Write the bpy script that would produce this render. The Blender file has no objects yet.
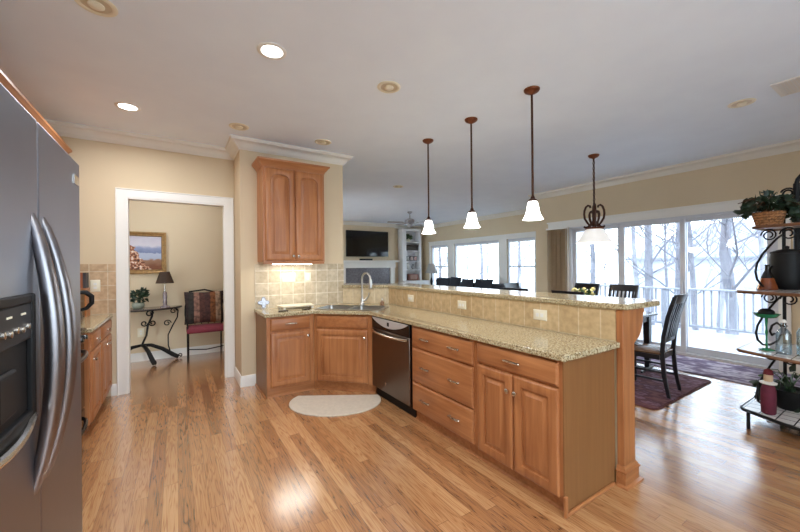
import bpy, bmesh, math, random
from mathutils import Vector, Matrix
random.seed(7)
SC = bpy.context.scene
COL = SC.collection
PI = math.pi

# ------------------------------------------------------------------ camera, world, lights, exposure
def make_camera():
    yaw, pitch, roll = 0.570188, -0.0002, -0.009242
    f = Vector((math.sin(yaw)*math.cos(pitch), math.cos(yaw)*math.cos(pitch), math.sin(pitch)))
    r = Vector((math.cos(yaw), -math.sin(yaw), 0)); u = r.cross(f)
    r2 = r*math.cos(roll) + u*math.sin(roll); u2 = -r*math.sin(roll) + u*math.cos(roll)
    cam = bpy.data.cameras.new('camera'); cam.sensor_width = 36; cam.lens = 349.16/800*36
    cam.clip_start = 0.05; cam.clip_end = 300
    o = bpy.data.objects.new('camera', cam); COL.objects.link(o)
    M = Matrix((r2, u2, -f)).transposed().to_4x4(); M.translation = (0, 0, 1.40)
    o.matrix_world = M
    SC.camera = o
make_camera()
CZ = 2.90                                   # ceiling height

W = bpy.data.worlds.new('world'); SC.world = W; W.use_nodes = True
bg = W.node_tree.nodes['Background']
bg.inputs[0].default_value = (0.75, 0.88, 1.0, 1); bg.inputs[1].default_value = 6.0
SC.view_settings.view_transform = 'Standard'; SC.view_settings.look = 'None'
SC.view_settings.exposure = 0.5; SC.view_settings.gamma = 1.0
SC.view_settings.use_curve_mapping = False
SC.cycles.use_denoising = True
SC.cycles.max_bounces = 10; SC.cycles.diffuse_bounces = 6; SC.cycles.transparent_max_bounces = 16
SC.cycles.sample_clamp_indirect = 6.0
CAN_W, CAN_COL = 14.0, (0.92, 0.95, 0.98)     # recessed lamps that are on
PEND_W, PEND_COL = 5.0, (1.0, 0.97, 0.93)

# ------------------------------------------------------------------ materials
def srgb(r, g, b):
    f = lambda c: (c/255/12.92) if c/255 <= 0.04045 else ((c/255+0.055)/1.055)**2.4
    return (f(r), f(g), f(b), 1)
def new_mat(name):
    m = bpy.data.materials.new(name); m.use_nodes = True
    nt = m.node_tree; b = nt.nodes['Principled BSDF']
    return m, nt, b
def N(nt, t, **kw):
    n = nt.nodes.new(t)
    for k, v in kw.items():
        if k.startswith('i_'): n.inputs[int(k[2:])].default_value = v
        else: setattr(n, k, v)
    return n
def ramp(nt, stops):
    r = nt.nodes.new('ShaderNodeValToRGB'); e = r.color_ramp.elements
    while len(e) < len(stops): e.new(0.5)
    for el, (p, c) in zip(e, stops): el.position = p; el.color = c
    return r
def plain(name, col, rough=0.5, metal=0.0, var=0.06, scale=6.0, spec=0.5, bump=0.0, coat=0.0):
    m, nt, b = new_mat(name); L = nt.links.new
    tc = N(nt, 'ShaderNodeTexCoord'); no = N(nt, 'ShaderNodeTexNoise'); no.inputs['Scale'].default_value = scale
    no.inputs['Detail'].default_value = 4
    L(tc.outputs['Object'], no.inputs['Vector'])
    d = tuple(c*(1-var) for c in col[:3])+(1,); l = tuple(min(1, c*(1+var)) for c in col[:3])+(1,)
    r = ramp(nt, [(0.3, d), (0.7, l)]); L(no.outputs['Fac'], r.inputs[0]); L(r.outputs[0], b.inputs['Base Color'])
    b.inputs['Roughness'].default_value = rough; b.inputs['Metallic'].default_value = metal
    b.inputs['Specular IOR Level'].default_value = spec
    if coat: b.inputs['Coat Weight'].default_value = coat; b.inputs['Coat Roughness'].default_value = 0.1
    if bump:
        n2 = N(nt, 'ShaderNodeTexNoise'); n2.inputs['Scale'].default_value = scale*25
        bp = N(nt, 'ShaderNodeBump'); bp.inputs['Strength'].default_value = bump; bp.inputs['Distance'].default_value = 0.002
        L(tc.outputs['Object'], n2.inputs['Vector']); L(n2.outputs['Fac'], bp.inputs['Height']); L(bp.outputs[0], b.inputs['Normal'])
    return m
def wood(name, light, dark, axis='z', rough=0.35):
    m, nt, b = new_mat(name); L = nt.links.new
    tc = N(nt, 'ShaderNodeTexCoord'); mp = N(nt, 'ShaderNodeMapping')
    s = {'x': (0.8, 14, 14), 'y': (14, 0.8, 14), 'z': (14, 14, 0.8)}[axis]
    mp.inputs['Scale'].default_value = s
    n1 = N(nt, 'ShaderNodeTexNoise'); n1.inputs['Scale'].default_value = 2.2; n1.inputs['Detail'].default_value = 6; n1.inputs['Distortion'].default_value = 0.6
    n2 = N(nt, 'ShaderNodeTexNoise'); n2.inputs['Scale'].default_value = 1.7; n2.inputs['Detail'].default_value = 2
    L(tc.outputs['Object'], mp.inputs['Vector']); L(mp.outputs[0], n1.inputs['Vector']); L(tc.outputs['Object'], n2.inputs['Vector'])
    mx = N(nt, 'ShaderNodeMath', operation='MULTIPLY_ADD'); mx.inputs[1].default_value = 0.45
    L(n2.outputs['Fac'], mx.inputs[0])
    ml = N(nt, 'ShaderNodeMath', operation='MULTIPLY'); ml.inputs[1].default_value = 0.55; L(n1.outputs['Fac'], ml.inputs[0])
    L(ml.outputs[0], mx.inputs[2])
    r = ramp(nt, [(0.32, dark), (0.66, light)]); L(mx.outputs[0], r.inputs[0]); L(r.outputs[0], b.inputs['Base Color'])
    b.inputs['Roughness'].default_value = rough; b.inputs['Specular IOR Level'].default_value = 0.4
    return m
def emit(name, col, strength):
    m = bpy.data.materials.new(name); m.use_nodes = True; nt = m.node_tree; b = nt.nodes['Principled BSDF']
    b.inputs['Base Color'].default_value = (0.9, 0.88, 0.84, 1); b.inputs['Roughness'].default_value = 0.3
    b.inputs['Emission Color'].default_value = col; b.inputs['Emission Strength'].default_value = strength
    return m
def glass_mat(name, tint=(0.95, 0.97, 0.98, 1), refl=0.08, rough=0.02):
    m = bpy.data.materials.new(name); m.use_nodes = True; nt = m.node_tree
    nt.nodes.remove(nt.nodes['Principled BSDF']); out = nt.nodes['Material Output']
    t = N(nt, 'ShaderNodeBsdfTransparent'); t.inputs[0].default_value = tint
    g = N(nt, 'ShaderNodeBsdfGlossy'); g.inputs['Roughness'].default_value = rough
    mx = N(nt, 'ShaderNodeMixShader'); fr = N(nt, 'ShaderNodeLayerWeight'); fr.inputs['Blend'].default_value = 0.25
    mu = N(nt, 'ShaderNodeMath', operation='MULTIPLY_ADD'); mu.inputs[1].default_value = 0.5; mu.inputs[2].default_value = refl*0.5
    nt.links.new(fr.outputs['Fresnel'], mu.inputs[0]); nt.links.new(mu.outputs[0], mx.inputs[0])
    nt.links.new(t.outputs[0], mx.inputs[1]); nt.links.new(g.outputs[0], mx.inputs[2]); nt.links.new(mx.outputs[0], out.inputs[0])
    return m
def floor_mat():
    m, nt, b = new_mat('oak_strip_floor'); L = nt.links.new
    g = N(nt, 'ShaderNodeNewGeometry'); sp = N(nt, 'ShaderNodeSeparateXYZ'); L(g.outputs['Position'], sp.inputs[0])
    def M(op, a, bb=None, c=None):
        n = N(nt, 'ShaderNodeMath', operation=op)
        for i, v in enumerate((a, bb, c)):
            if v is None: continue
            if isinstance(v, (int, float)): n.inputs[i].default_value = v
            else: L(v, n.inputs[i])
        return n.outputs[0]
    u = M('DIVIDE', sp.outputs['X'], 0.078); iu = M('FLOOR', u); fu = M('SUBTRACT', u, iu)
    w1 = N(nt, 'ShaderNodeTexWhiteNoise', noise_dimensions='1D'); L(iu, w1.inputs['W'])
    v = M('ADD', M('DIVIDE', sp.outputs['Y'], 1.5), M('MULTIPLY', w1.outputs['Value'], 7.3)); iv = M('FLOOR', v); fv = M('SUBTRACT', v, iv)
    cb = N(nt, 'ShaderNodeCombineXYZ'); L(iu, cb.inputs[0]); L(iv, cb.inputs[1])
    w2 = N(nt, 'ShaderNodeTexWhiteNoise', noise_dimensions='2D'); L(cb.outputs[0], w2.inputs['Vector'])
    # grain: wavy cathedral figure, different on each strip
    cg = N(nt, 'ShaderNodeCombineXYZ')
    L(M('ADD', M('MULTIPLY', sp.outputs['X'], 26.0), M('MULTIPLY', w2.outputs['Value'], 40.0)), cg.inputs[0])
    L(M('MULTIPLY', sp.outputs['Y'], 1.25), cg.inputs[1]); L(M('MULTIPLY', w2.outputs['Value'], 17.0), cg.inputs[2])
    gn = N(nt, 'ShaderNodeTexNoise'); gn.inputs['Scale'].default_value = 1.0; gn.inputs['Detail'].default_value = 2; L(cg.outputs[0], gn.inputs['Vector'])
    rings = M('FRACT', M('MULTIPLY', gn.outputs['Fac'], 11.0))
    rings = M('SUBTRACT', 0.5, M('MULTIPLY', M('POWER', M('MULTIPLY', M('ABSOLUTE', M('SUBTRACT', rings, 0.5)), 2.0), 3.0), 0.5))
    fg = N(nt, 'ShaderNodeCombineXYZ'); L(M('MULTIPLY', sp.outputs['X'], 220.0), fg.inputs[0]); L(M('MULTIPLY', sp.outputs['Y'], 6.0), fg.inputs[1])
    fn = N(nt, 'ShaderNodeTexNoise'); fn.inputs['Scale'].default_value = 1.0; fn.inputs['Detail'].default_value = 3; L(fg.outputs[0], fn.inputs['Vector'])
    tone = M('ADD', M('MULTIPLY', w2.outputs['Value'], 0.38), M('ADD', M('MULTIPLY', rings, 0.78), M('MULTIPLY', fn.outputs['Fac'], 0.30)))
    r = ramp(nt, [(0.14, srgb(92, 54, 30)), (0.38, srgb(146, 100, 62)), (0.66, srgb(176, 124, 80)), (0.95, srgb(202, 156, 108))])
    L(tone, r.inputs[0])
    gap = M('MAXIMUM', M('LESS_THAN', M('MINIMUM', fu, M('SUBTRACT', 1.0, fu)), 0.014), M('LESS_THAN', M('MINIMUM', fv, M('SUBTRACT', 1.0, fv)), 0.0012))
    mx = N(nt, 'ShaderNodeMix', data_type='RGBA'); L(M('MULTIPLY', gap, 0.55), mx.inputs[0]); L(r.outputs[0], mx.inputs[6]); mx.inputs[7].default_value = srgb(92, 52, 28)
    L(mx.outputs[2], b.inputs['Base Color'])
    L(M('ADD', M('MULTIPLY', fn.outputs['Fac'], 0.10), 0.17), b.inputs['Roughness'])
    b.inputs['Specular IOR Level'].default_value = 0.6; b.inputs['Coat Weight'].default_value = 1.0; b.inputs['Coat Roughness'].default_value = 0.19; b.inputs['Coat IOR'].default_value = 2.0
    bp = N(nt, 'ShaderNodeBump'); bp.inputs['Strength'].default_value = 0.12; bp.inputs['Distance'].default_value = 0.002
    L(M('SUBTRACT', M('MULTIPLY', fn.outputs['Fac'], 0.3), gap), bp.inputs['Height']); L(bp.outputs[0], b.inputs['Normal'])
    return m
def granite_mat(name='speckled_granite'):
    m, nt, b = new_mat(name); L = nt.links.new
    tc = N(nt, 'ShaderNodeNewGeometry')
    n1 = N(nt, 'ShaderNodeTexNoise'); n1.inputs['Scale'].default_value = 85; n1.inputs['Detail'].default_value = 5; n1.inputs['Roughness'].default_value = 0.7
    n2 = N(nt, 'ShaderNodeTexNoise'); n2.inputs['Scale'].default_value = 120; n2.inputs['Detail'].default_value = 2
    L(tc.outputs['Position'], n1.inputs['Vector']); L(tc.outputs['Position'], n2.inputs['Vector'])
    r1 = ramp(nt, [(0.30, srgb(66, 52, 40)), (0.41, srgb(134, 112, 78)), (0.50, srgb(180, 164, 128)), (0.62, srgb(208, 198, 168)), (0.75, srgb(152, 130, 94))])
    L(n1.outputs['Fac'], r1.inputs[0])
    r2 = ramp(nt, [(0.34, (1, 1, 1, 1)), (0.40, (0, 0, 0, 1))]); L(n2.outputs['Fac'], r2.inputs[0])
    mx = N(nt, 'ShaderNodeMix', data_type='RGBA'); L(r2.outputs[0], mx.inputs[0]); L(r1.outputs[0], mx.inputs[6]); mx.inputs[7].default_value = srgb(58, 44, 36)
    L(mx.outputs[2], b.inputs['Base Color']); b.inputs['Roughness'].default_value = 0.12; b.inputs['Specular IOR Level'].default_value = 0.5
    return m
def tile_mat(name, du, size, z0, c1, c2, grout, u0=0.0, rough=0.5, row=None):
    """square tiles on an upright face; du = unit direction along the wall in plan"""
    m, nt, b = new_mat(name); L = nt.links.new
    g = N(nt, 'ShaderNodeNewGeometry')
    dp = N(nt, 'ShaderNodeVectorMath', operation='DOT_PRODUCT'); dp.inputs[1].default_value = (du[0], du[1], 0); L(g.outputs['Position'], dp.inputs[0])
    sp = N(nt, 'ShaderNodeSeparateXYZ'); L(g.outputs['Position'], sp.inputs[0])
    a = N(nt, 'ShaderNodeMath', operation='SUBTRACT'); a.inputs[1].default_value = u0; L(dp.outputs['Value'], a.inputs[0])
    z = N(nt, 'ShaderNodeMath', operation='SUBTRACT'); z.inputs[1].default_value = z0; L(sp.outputs['Z'], z.inputs[0])
    cb = N(nt, 'ShaderNodeCombineXYZ'); L(a.outputs[0], cb.inputs[0]); L(z.outputs[0], cb.inputs[1])
    br = N(nt, 'ShaderNodeTexBrick'); br.offset = 0; br.squash = 1
    br.inputs['Color1'].default_value = c1; br.inputs['Color2'].default_value = c2; br.inputs['Mortar'].default_value = grout
    br.inputs['Scale'].default_value = 1; br.inputs['Mortar Size'].default_value = 0.0045; br.inputs['Brick Width'].default_value = size; br.inputs['Row Height'].default_value = row or size
    br.inputs['Mortar Smooth'].default_value = 0.2
    L(cb.outputs[0], br.inputs['Vector'])
    no = N(nt, 'ShaderNodeTexNoise'); no.inputs['Scale'].default_value = 22; no.inputs['Detail'].default_value = 5; L(g.outputs['Position'], no.inputs['Vector'])
    r = ramp(nt, [(0.3, (0.74, 0.70, 0.64, 1)), (0.65, (1.06, 1.06, 1.06, 1))]); L(no.outputs['Fac'], r.inputs[0])
    mx = N(nt, 'ShaderNodeMix', data_type='RGBA', blend_type='MULTIPLY'); mx.inputs[0].default_value = 0.8
    L(br.outputs['Color'], mx.inputs[6]); L(r.outputs[0], mx.inputs[7]); L(mx.outputs[2], b.inputs['Base Color'])
    b.inputs['Roughness'].default_value = rough
    bp = N(nt, 'ShaderNodeBump'); bp.inputs['Strength'].default_value = 0.4; bp.inputs['Distance'].default_value = 0.003
    iv = N(nt, 'ShaderNodeMath', operation='SUBTRACT'); iv.inputs[0].default_value = 1.0; L(br.outputs['Fac'], iv.inputs[1])
    L(iv.outputs[0], bp.inputs['Height']); L(bp.outputs[0], b.inputs['Normal'])
    return m
def stripes_mat(name, axis, period, cols, rough=0.8, noise=0.15, nscale=30):
    m, nt, b = new_mat(name); L = nt.links.new
    tc = N(nt, 'ShaderNodeTexCoord'); sp = N(nt, 'ShaderNodeSeparateXYZ'); L(tc.outputs['Object'], sp.inputs[0])
    d = N(nt, 'ShaderNodeMath', operation='DIVIDE'); d.inputs[1].default_value = period; L(sp.outputs['XYZ'.index(axis.upper())], d.inputs[0])
    f = N(nt, 'ShaderNodeMath', operation='FRACT'); L(d.outputs[0], f.inputs[0])
    n = len(cols); r = ramp(nt, [(i/n, c) for i, c in enumerate(cols)]); r.color_ramp.interpolation = 'CONSTANT'; L(f.outputs[0], r.inputs[0])
    no = N(nt, 'ShaderNodeTexNoise'); no.inputs['Scale'].default_value = nscale; L(tc.outputs['Object'], no.inputs['Vector'])
    r2 = ramp(nt, [(0.35, (1-noise*3, 1-noise*3, 1-noise*3, 1)), (0.6, (1, 1, 1, 1))]); L(no.outputs['Fac'], r2.inputs[0])
    mx = N(nt, 'ShaderNodeMix', data_type='RGBA', blend_type='MULTIPLY'); mx.inputs[0].default_value = 1
    L(r.outputs[0], mx.inputs[6]); L(r2.outputs[0], mx.inputs[7]); L(mx.outputs[2], b.inputs['Base Color']); b.inputs['Roughness'].default_value = rough
    return m
def rug_mat(name, stops, sx, sy, rough=0.95):
    """woven pattern of blocks and figures"""
    m, nt, b = new_mat(name); L = nt.links.new
    tc = N(nt, 'ShaderNodeTexCoord'); mp = N(nt, 'ShaderNodeMapping'); mp.inputs['Scale'].default_value = (sx, sy, 1); L(tc.outputs['Object'], mp.inputs[0])
    vo = N(nt, 'ShaderNodeTexVoronoi', feature='F1'); vo.inputs['Scale'].default_value = 1.0; vo.inputs['Randomness'].default_value = 0.6; L(mp.outputs[0], vo.inputs['Vector'])
    no = N(nt, 'ShaderNodeTexNoise'); no.inputs['Scale'].default_value = 3.0; no.inputs['Detail'].default_value = 4; L(mp.outputs[0], no.inputs['Vector'])
    a = N(nt, 'ShaderNodeMath', operation='MULTIPLY_ADD'); a.inputs[1].default_value = 0.55; L(vo.outputs['Distance'], a.inputs[0])
    h = N(nt, 'ShaderNodeMath', operation='MULTIPLY'); h.inputs[1].default_value = 0.6; L(no.outputs['Fac'], h.inputs[0]); L(h.outputs[0], a.inputs[2])
    r = ramp(nt, stops); L(a.outputs[0], r.inputs[0]); L(r.outputs[0], b.inputs['Base Color']); b.inputs['Roughness'].default_value = rough
    b.inputs['Specular IOR Level'].default_value = 0.1
    return m
def painting_mat():
    """loose coast landscape: pale sky, far blue hills, water, brown rocks in the lower left"""
    m, nt, b = new_mat('coast_painting'); L = nt.links.new
    tc = N(nt, 'ShaderNodeTexCoord'); sp = N(nt, 'ShaderNodeSeparateXYZ'); L(tc.outputs['Generated'], sp.inputs[0])
    def M(op, a, bb=None):
        n = N(nt, 'ShaderNodeMath', operation=op)
        for i, v in enumerate((a, bb)):
            if v is None: continue
            if isinstance(v, (int, float)): n.inputs[i].default_value = v
            else: L(v, n.inputs[i])
        return n.outputs[0]
    no = N(nt, 'ShaderNodeTexNoise'); no.inputs['Scale'].default_value = 7; no.inputs['Detail'].default_value = 6; L(tc.outputs['Generated'], no.inputs['Vector'])
    zz = M('ADD', sp.outputs['Z'], M('MULTIPLY', M('SUBTRACT', no.outputs['Fac'], 0.5), 0.22))
    r = ramp(nt, [(0.10, srgb(120, 70, 42)), (0.28, srgb(150, 112, 86)), (0.33, srgb(168, 176, 196)), (0.50, srgb(176, 184, 202)), (0.53, srgb(112, 124, 160)), (0.64, srgb(150, 158, 188)), (0.72, srgb(206, 202, 210)), (1.0, srgb(190, 184, 196))])
    L(zz, r.inputs[0])
    rock = M('ADD', M('MULTIPLY', M('SUBTRACT', sp.outputs['X'], 0.30), 1.3), M('MULTIPLY', sp.outputs['Z'], 0.72))
    rock = M('ADD', rock, M('MULTIPLY', M('SUBTRACT', no.outputs['Fac'], 0.5), 0.55))
    mask = M('LESS_THAN', rock, 0.56)
    n2 = N(nt, 'ShaderNodeTexNoise'); n2.inputs['Scale'].default_value = 16; n2.inputs['Detail'].default_value = 4; L(tc.outputs['Generated'], n2.inputs['Vector'])
    r2 = ramp(nt, [(0.36, srgb(52, 34, 30)), (0.46, srgb(138, 72, 40)), (0.56, srgb(196, 150, 116)), (0.64, srgb(232, 220, 208))]); L(n2.outputs['Fac'], r2.inputs[0])
    mx = N(nt, 'ShaderNodeMix', data_type='RGBA'); L(mask, mx.inputs[0]); L(r.outputs[0], mx.inputs[6]); L(r2.outputs[0], mx.inputs[7])
    L(mx.outputs[2], b.inputs['Base Color']); b.inputs['Roughness'].default_value = 0.6
    return m

MAT = {}
MAT['ceiling'] = plain('ceiling_white', srgb(234, 243, 254), 0.9, var=0.02, scale=3, spec=0.1)
MAT['wall'] = plain('tan_paint', srgb(211, 193, 163), 0.85, var=0.02, scale=2, spec=0.15)
MAT['trim'] = plain('white_trim', srgb(232, 230, 224), 0.45, var=0.02, scale=3)
MAT['crown'] = plain('crown_white', srgb(226, 222, 212), 0.5, var=0.02, scale=3)
MAT['floor'] = floor_mat()
MAT['granite'] = granite_mat()
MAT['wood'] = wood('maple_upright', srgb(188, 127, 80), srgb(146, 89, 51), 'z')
MAT['woodx'] = wood('maple_along_x', srgb(188, 127, 80), srgb(146, 89, 51), 'x')
MAT['woody'] = wood('maple_along_y', srgb(188, 127, 80), srgb(146, 89, 51), 'y')
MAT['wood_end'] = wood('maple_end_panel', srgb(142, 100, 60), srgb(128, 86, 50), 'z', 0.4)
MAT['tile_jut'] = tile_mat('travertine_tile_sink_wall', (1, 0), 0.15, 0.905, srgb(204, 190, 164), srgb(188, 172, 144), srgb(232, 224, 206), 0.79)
MAT['tile_diag'] = tile_mat('travertine_tile_corner', (0.7071, -0.7071), 0.15, 0.905, srgb(214, 198, 166), srgb(202, 184, 150), srgb(226, 214, 190), 0.02, row=0.205)  # same travertine as the bar; creamier tone paints in the light it catches
MAT['tile_bar'] = tile_mat('travertine_tile_bar', (0, 1), 0.15, 0.905, srgb(206, 180, 138), srgb(190, 162, 120), srgb(214, 196, 160), 0.03, row=0.205)  # same travertine as the corner; tanner tone paints in its backlit shade
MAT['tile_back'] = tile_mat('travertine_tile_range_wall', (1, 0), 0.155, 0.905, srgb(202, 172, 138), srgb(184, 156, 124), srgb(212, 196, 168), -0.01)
MAT['steel'] = plain('brushed_steel', srgb(168, 166, 166), 0.24, 1.0, 0.03, 8)
MAT['dark_steel'] = plain('fridge_steel', srgb(146, 147, 154), 0.30, 1.0, 0.03, 5)
MAT['handle_steel'] = plain('handle_steel', srgb(140, 136, 138), 0.30, 1.0, 0.03, 5)
_nt = MAT['dark_steel'].node_tree; _b = _nt.nodes['Principled BSDF']
_tg = _nt.nodes.new('ShaderNodeTangent'); _tg.direction_type = 'RADIAL'; _tg.axis = 'Z'
_nt.links.new(_tg.outputs[0], _b.inputs['Tangent']); _b.inputs['Anisotropic'].default_value = 0.8; _b.inputs['Roughness'].default_value = 0.36; _b.inputs['Anisotropic Rotation'].default_value = 0.0
MAT['chrome'] = plain('satin_nickel', srgb(205, 200, 192), 0.2, 1.0, 0.02)
MAT['black_gloss'] = plain('black_gloss', srgb(16, 16, 18), 0.12, 0, 0.05)
MAT['black'] = plain('black_matte', srgb(12, 12, 13), 0.55, 0, 0.1, spec=0.3)
MAT['iron'] = plain('wrought_iron', srgb(14, 13, 14), 0.5, 0.0, 0.1, spec=0.25)
MAT['bronze'] = plain('oil_rubbed_bronze', srgb(112, 62, 36), 0.35, 0.7, 0.15, 40)
MAT['bronze_dark'] = plain('dark_bronze', srgb(70, 42, 30), 0.4, 0.6, 0.15, 40)
MAT['shade'] = emit('lit_glass_shade', (1.0, 0.98, 0.96, 1), 7.5)
MAT['shade_soft'] = emit('lit_frosted_bowl', (1.0, 0.97, 0.93, 1), 0.32)
MAT['lamp_on'] = emit('lamp_on', (1.0, 0.97, 0.92, 1), 8.0)
MAT['lamp_off'] = plain('reflector_beige', srgb(206, 190, 162), 0.35, 0.0, 0.05)
MAT['plate'] = plain('ivory_plate', srgb(232, 224, 200), 0.4, 0, 0.02)
MAT['pewter'] = plain('pewter_pull', srgb(196, 186, 172), 0.22, 1.0, 0.1, 60)
MAT['glass'] = glass_mat('window_glass')
MAT['vinyl'] = plain('white_vinyl', srgb(206, 209, 216), 0.45, 0, 0.02)
MAT['mat'] = plain('cream_mat', srgb(208, 196, 178), 0.9, 0, 0.06, 30, 0.1, 0.3)
MAT['chair'] = plain('black_lacquer', srgb(24, 24, 30), 0.28, 0, 0.1)
MAT['leaf'] = plain('dark_leaf', srgb(32, 52, 34), 0.45, 0, 0.45, 14)
MAT['leaf2'] = plain('mid_green_leaf', srgb(66, 96, 58), 0.5, 0, 0.4, 14)
MAT['navy'] = plain('dark_sofa_fabric', srgb(44, 46, 54), 0.85, 0, 0.1, 20)
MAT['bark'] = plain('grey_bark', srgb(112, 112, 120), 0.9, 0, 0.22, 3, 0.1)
MAT['deck'] = plain('pale_deck_boards', srgb(150, 153, 162), 0.35, 0, 0.05, 2)

# ------------------------------------------------------------------ mesh helpers
class MB:
    def __init__(s): s.bm = bmesh.new()
    def poly(s, pts): return s.bm.faces.new([s.bm.verts.new(p) for p in pts])
    def box(s, x0, y0, z0, x1, y1, z1):
        return s.prism([(x0, y0), (x1, y0), (x1, y1), (x0, y1)], z0, z1)
    def prism(s, pts, z0, z1):
        a = [s.bm.verts.new((p[0], p[1], z0)) for p in pts]; b = [s.bm.verts.new((p[0], p[1], z1)) for p in pts]
        n = len(pts)
        s.bm.faces.new(a[::-1]); s.bm.faces.new(b)
        for i in range(n): s.bm.faces.new((a[i], a[(i+1) % n], b[(i+1) % n], b[i]))
        return s
    def extr(s, pts, vec):
        vec = Vector(vec); a = [s.bm.verts.new(p) for p in pts]; b = [s.bm.verts.new(Vector(p)+vec) for p in pts]; n = len(pts)
        s.bm.faces.new(a[::-1]); s.bm.faces.new(b)
        for i in range(n): s.bm.faces.new((a[i], a[(i+1) % n], b[(i+1) % n], b[i]))
        return s
    def loops(s, loops, cap0=True, cap1=True, closed=True):
        R = [[s.bm.verts.new(p) for p in lp] for lp in loops]; n = len(R[0])
        for a, b in zip(R, R[1:]):
            for i in range(n if closed else n-1): s.bm.faces.new((a[i], a[(i+1) % n], b[(i+1) % n], b[i]))
        if cap0: s.bm.faces.new(R[0][::-1])
        if cap1: s.bm.faces.new(R[-1])
        return s
    def tube(s, pts, r, n=8, closed=False, flat=1.0):
        pts = [Vector(p) for p in pts]; k = len(pts)
        rs = r if isinstance(r, (list, tuple)) else [r]*k
        rings = []; up = None
        for i, p in enumerate(pts):
            if closed: t = pts[(i+1) % k]-pts[i-1]
            else: t = pts[min(i+1, k-1)]-pts[max(i-1, 0)]
            if t.length < 1e-9: t = Vector((0, 0, 1))
            t.normalize()
            if up is None:
                up = Vector((0, 0, 1)) if abs(t.z) < 0.9 else Vector((1, 0, 0))
            a = t.cross(up)
            if a.length < 1e-5: a = t.cross(Vector((0.3, 1, 0.2)))
            a.normalize(); b = a.cross(t).normalized(); up = b
            rings.append([p+(a*math.cos(2*PI*j/n)*rs[i]+b*math.sin(2*PI*j/n)*rs[i]*flat) for j in range(n)])
        if closed: rings.append(rings[0]); s.loops(rings, False, False)
        else: s.loops(rings)
        return s
    def lathe(s, prof, c=(0, 0, 0), n=24, cap=True):
        rings = [[(c[0]+r*math.cos(2*PI*j/n), c[1]+r*math.sin(2*PI*j/n), c[2]+z) for j in range(n)] for r, z in prof]
        s.loops(rings, cap, cap); return s
    def sphere(s, c, r, nu=14, nv=9):
        if not isinstance(r, (tuple, list)): r = (r, r, r)
        rings = []
        for i in range(nv+1):
            a = -PI/2+PI*(0.02+0.96*i/nv)
            rings.append([(c[0]+r[0]*math.cos(a)*math.cos(2*PI*j/nu), c[1]+r[1]*math.cos(a)*math.sin(2*PI*j/nu), c[2]+r[2]*math.sin(a)) for j in range(nu)])
        s.loops(rings); return s
    def sweep(s, prof, path, closed=False):
        """prof: (distance to the left of the path, z); mitred at corners"""
        P = [Vector((p[0], p[1])) for p in path]; k = len(P); rings = []
        for i in range(k):
            d0 = (P[i]-P[i-1]).normalized() if (i > 0 or closed) else None
            d1 = (P[(i+1) % k]-P[i]).normalized() if (i < k-1 or closed) else None
            if d0 is None: d0 = d1
            if d1 is None: d1 = d0
            n0 = Vector((-d0.y, d0.x)); n1 = Vector((-d1.y, d1.x)); m = n0+n1
            m = m/max(1e-6, (1+n0.dot(n1)))
            rings.append([(P[i].x+m.x*d, P[i].y+m.y*d, z) for d, z in prof])
        if closed: rings.append(rings[0])
        s.loops(rings, not closed, not closed); return s
    def xf(s, M): bmesh.ops.transform(s.bm, matrix=M, verts=s.bm.verts); return s
    def add(s, other, M=None):
        vm = {}
        for v in other.bm.verts: vm[v] = s.bm.verts.new(M @ v.co if M else v.co)
        for f in other.bm.faces: s.bm.faces.new([vm[v] for v in f.verts])
        return s
ORG = {}
def org(o): return ORG.get(o.name, Vector((0, 0, 0)))
def mesh_of(name, mb, mat, smooth):
    bmesh.ops.recalc_face_normals(mb.bm, faces=mb.bm.faces)
    me = bpy.data.meshes.new(name); mb.bm.to_mesh(me); mb.bm.free()
    me.materials.append(mat if not isinstance(mat, str) else MAT[mat])
    if smooth:
        for p in me.polygons: p.use_smooth = True
        me.set_sharp_from_angle(angle=math.radians(smooth))
    return me
def obj(name, mb, mat, parent=None, bevel=0.0, smooth=40, label=None, origin=None, seg=2):
    """ONE mesh object. Geometry is given in world coordinates; it is stored relative to its thing."""
    off = org(parent) if parent else (Vector(origin) if origin is not None else Vector((0, 0, 0)))
    if off.length: bmesh.ops.translate(mb.bm, vec=-off, verts=mb.bm.verts)
    me = mesh_of(name, mb, mat, smooth)
    o = bpy.data.objects.new(name, me); COL.objects.link(o)
    if parent: o.parent = parent
    else: o.location = off
    ORG[o.name] = Vector(off)
    if bevel:
        md = o.modifiers.new('bevel', 'BEVEL'); md.width = bevel; md.segments = seg; md.limit_method = 'ANGLE'; md.angle_limit = math.radians(40)
    if label: o['label'] = label
    return o
def thing(name, label, cat, loc=(0, 0, 0), group=None):
    o = bpy.data.objects.new(name, None); COL.objects.link(o); o.location = loc; o.empty_display_size = 0.1
    o['label'] = label; o['category'] = cat; ORG[o.name] = Vector(loc)
    if group: o['group'] = group
    return o
def single(name, mb, mat, label, cat, group=None, bevel=0.0, smooth=40):
    xs = [v.co for v in mb.bm.verts]
    c = (sum(v.x for v in xs)/len(xs), sum(v.y for v in xs)/len(xs), min(v.z for v in xs))
    o = obj(name, mb, mat, None, bevel, smooth, label, origin=c)
    o['category'] = cat
    if group: o['group'] = group
    return o
def struct(name, mb, mat, parent=None, bevel=0.0, smooth=40):
    o = obj(name, mb, mat, parent, bevel, smooth)
    if not parent: o['kind'] = 'structure'
    return o
def dup(root, loc=None, rotz=None, label=None, group=None):
    def rec(o, par):
        c = o.copy(); COL.objects.link(c); c.parent = par
        for ch in list(o.children): rec(ch, c)
        return c
    r = rec(root, None)
    if loc is not None: r.location = loc
    if rotz is not None: r.rotation_euler = (0, 0, rotz)
    if label: r['label'] = label
    if group: r['group'] = group
    ORG[r.name] = Vector(r.location)
    return r
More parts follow.
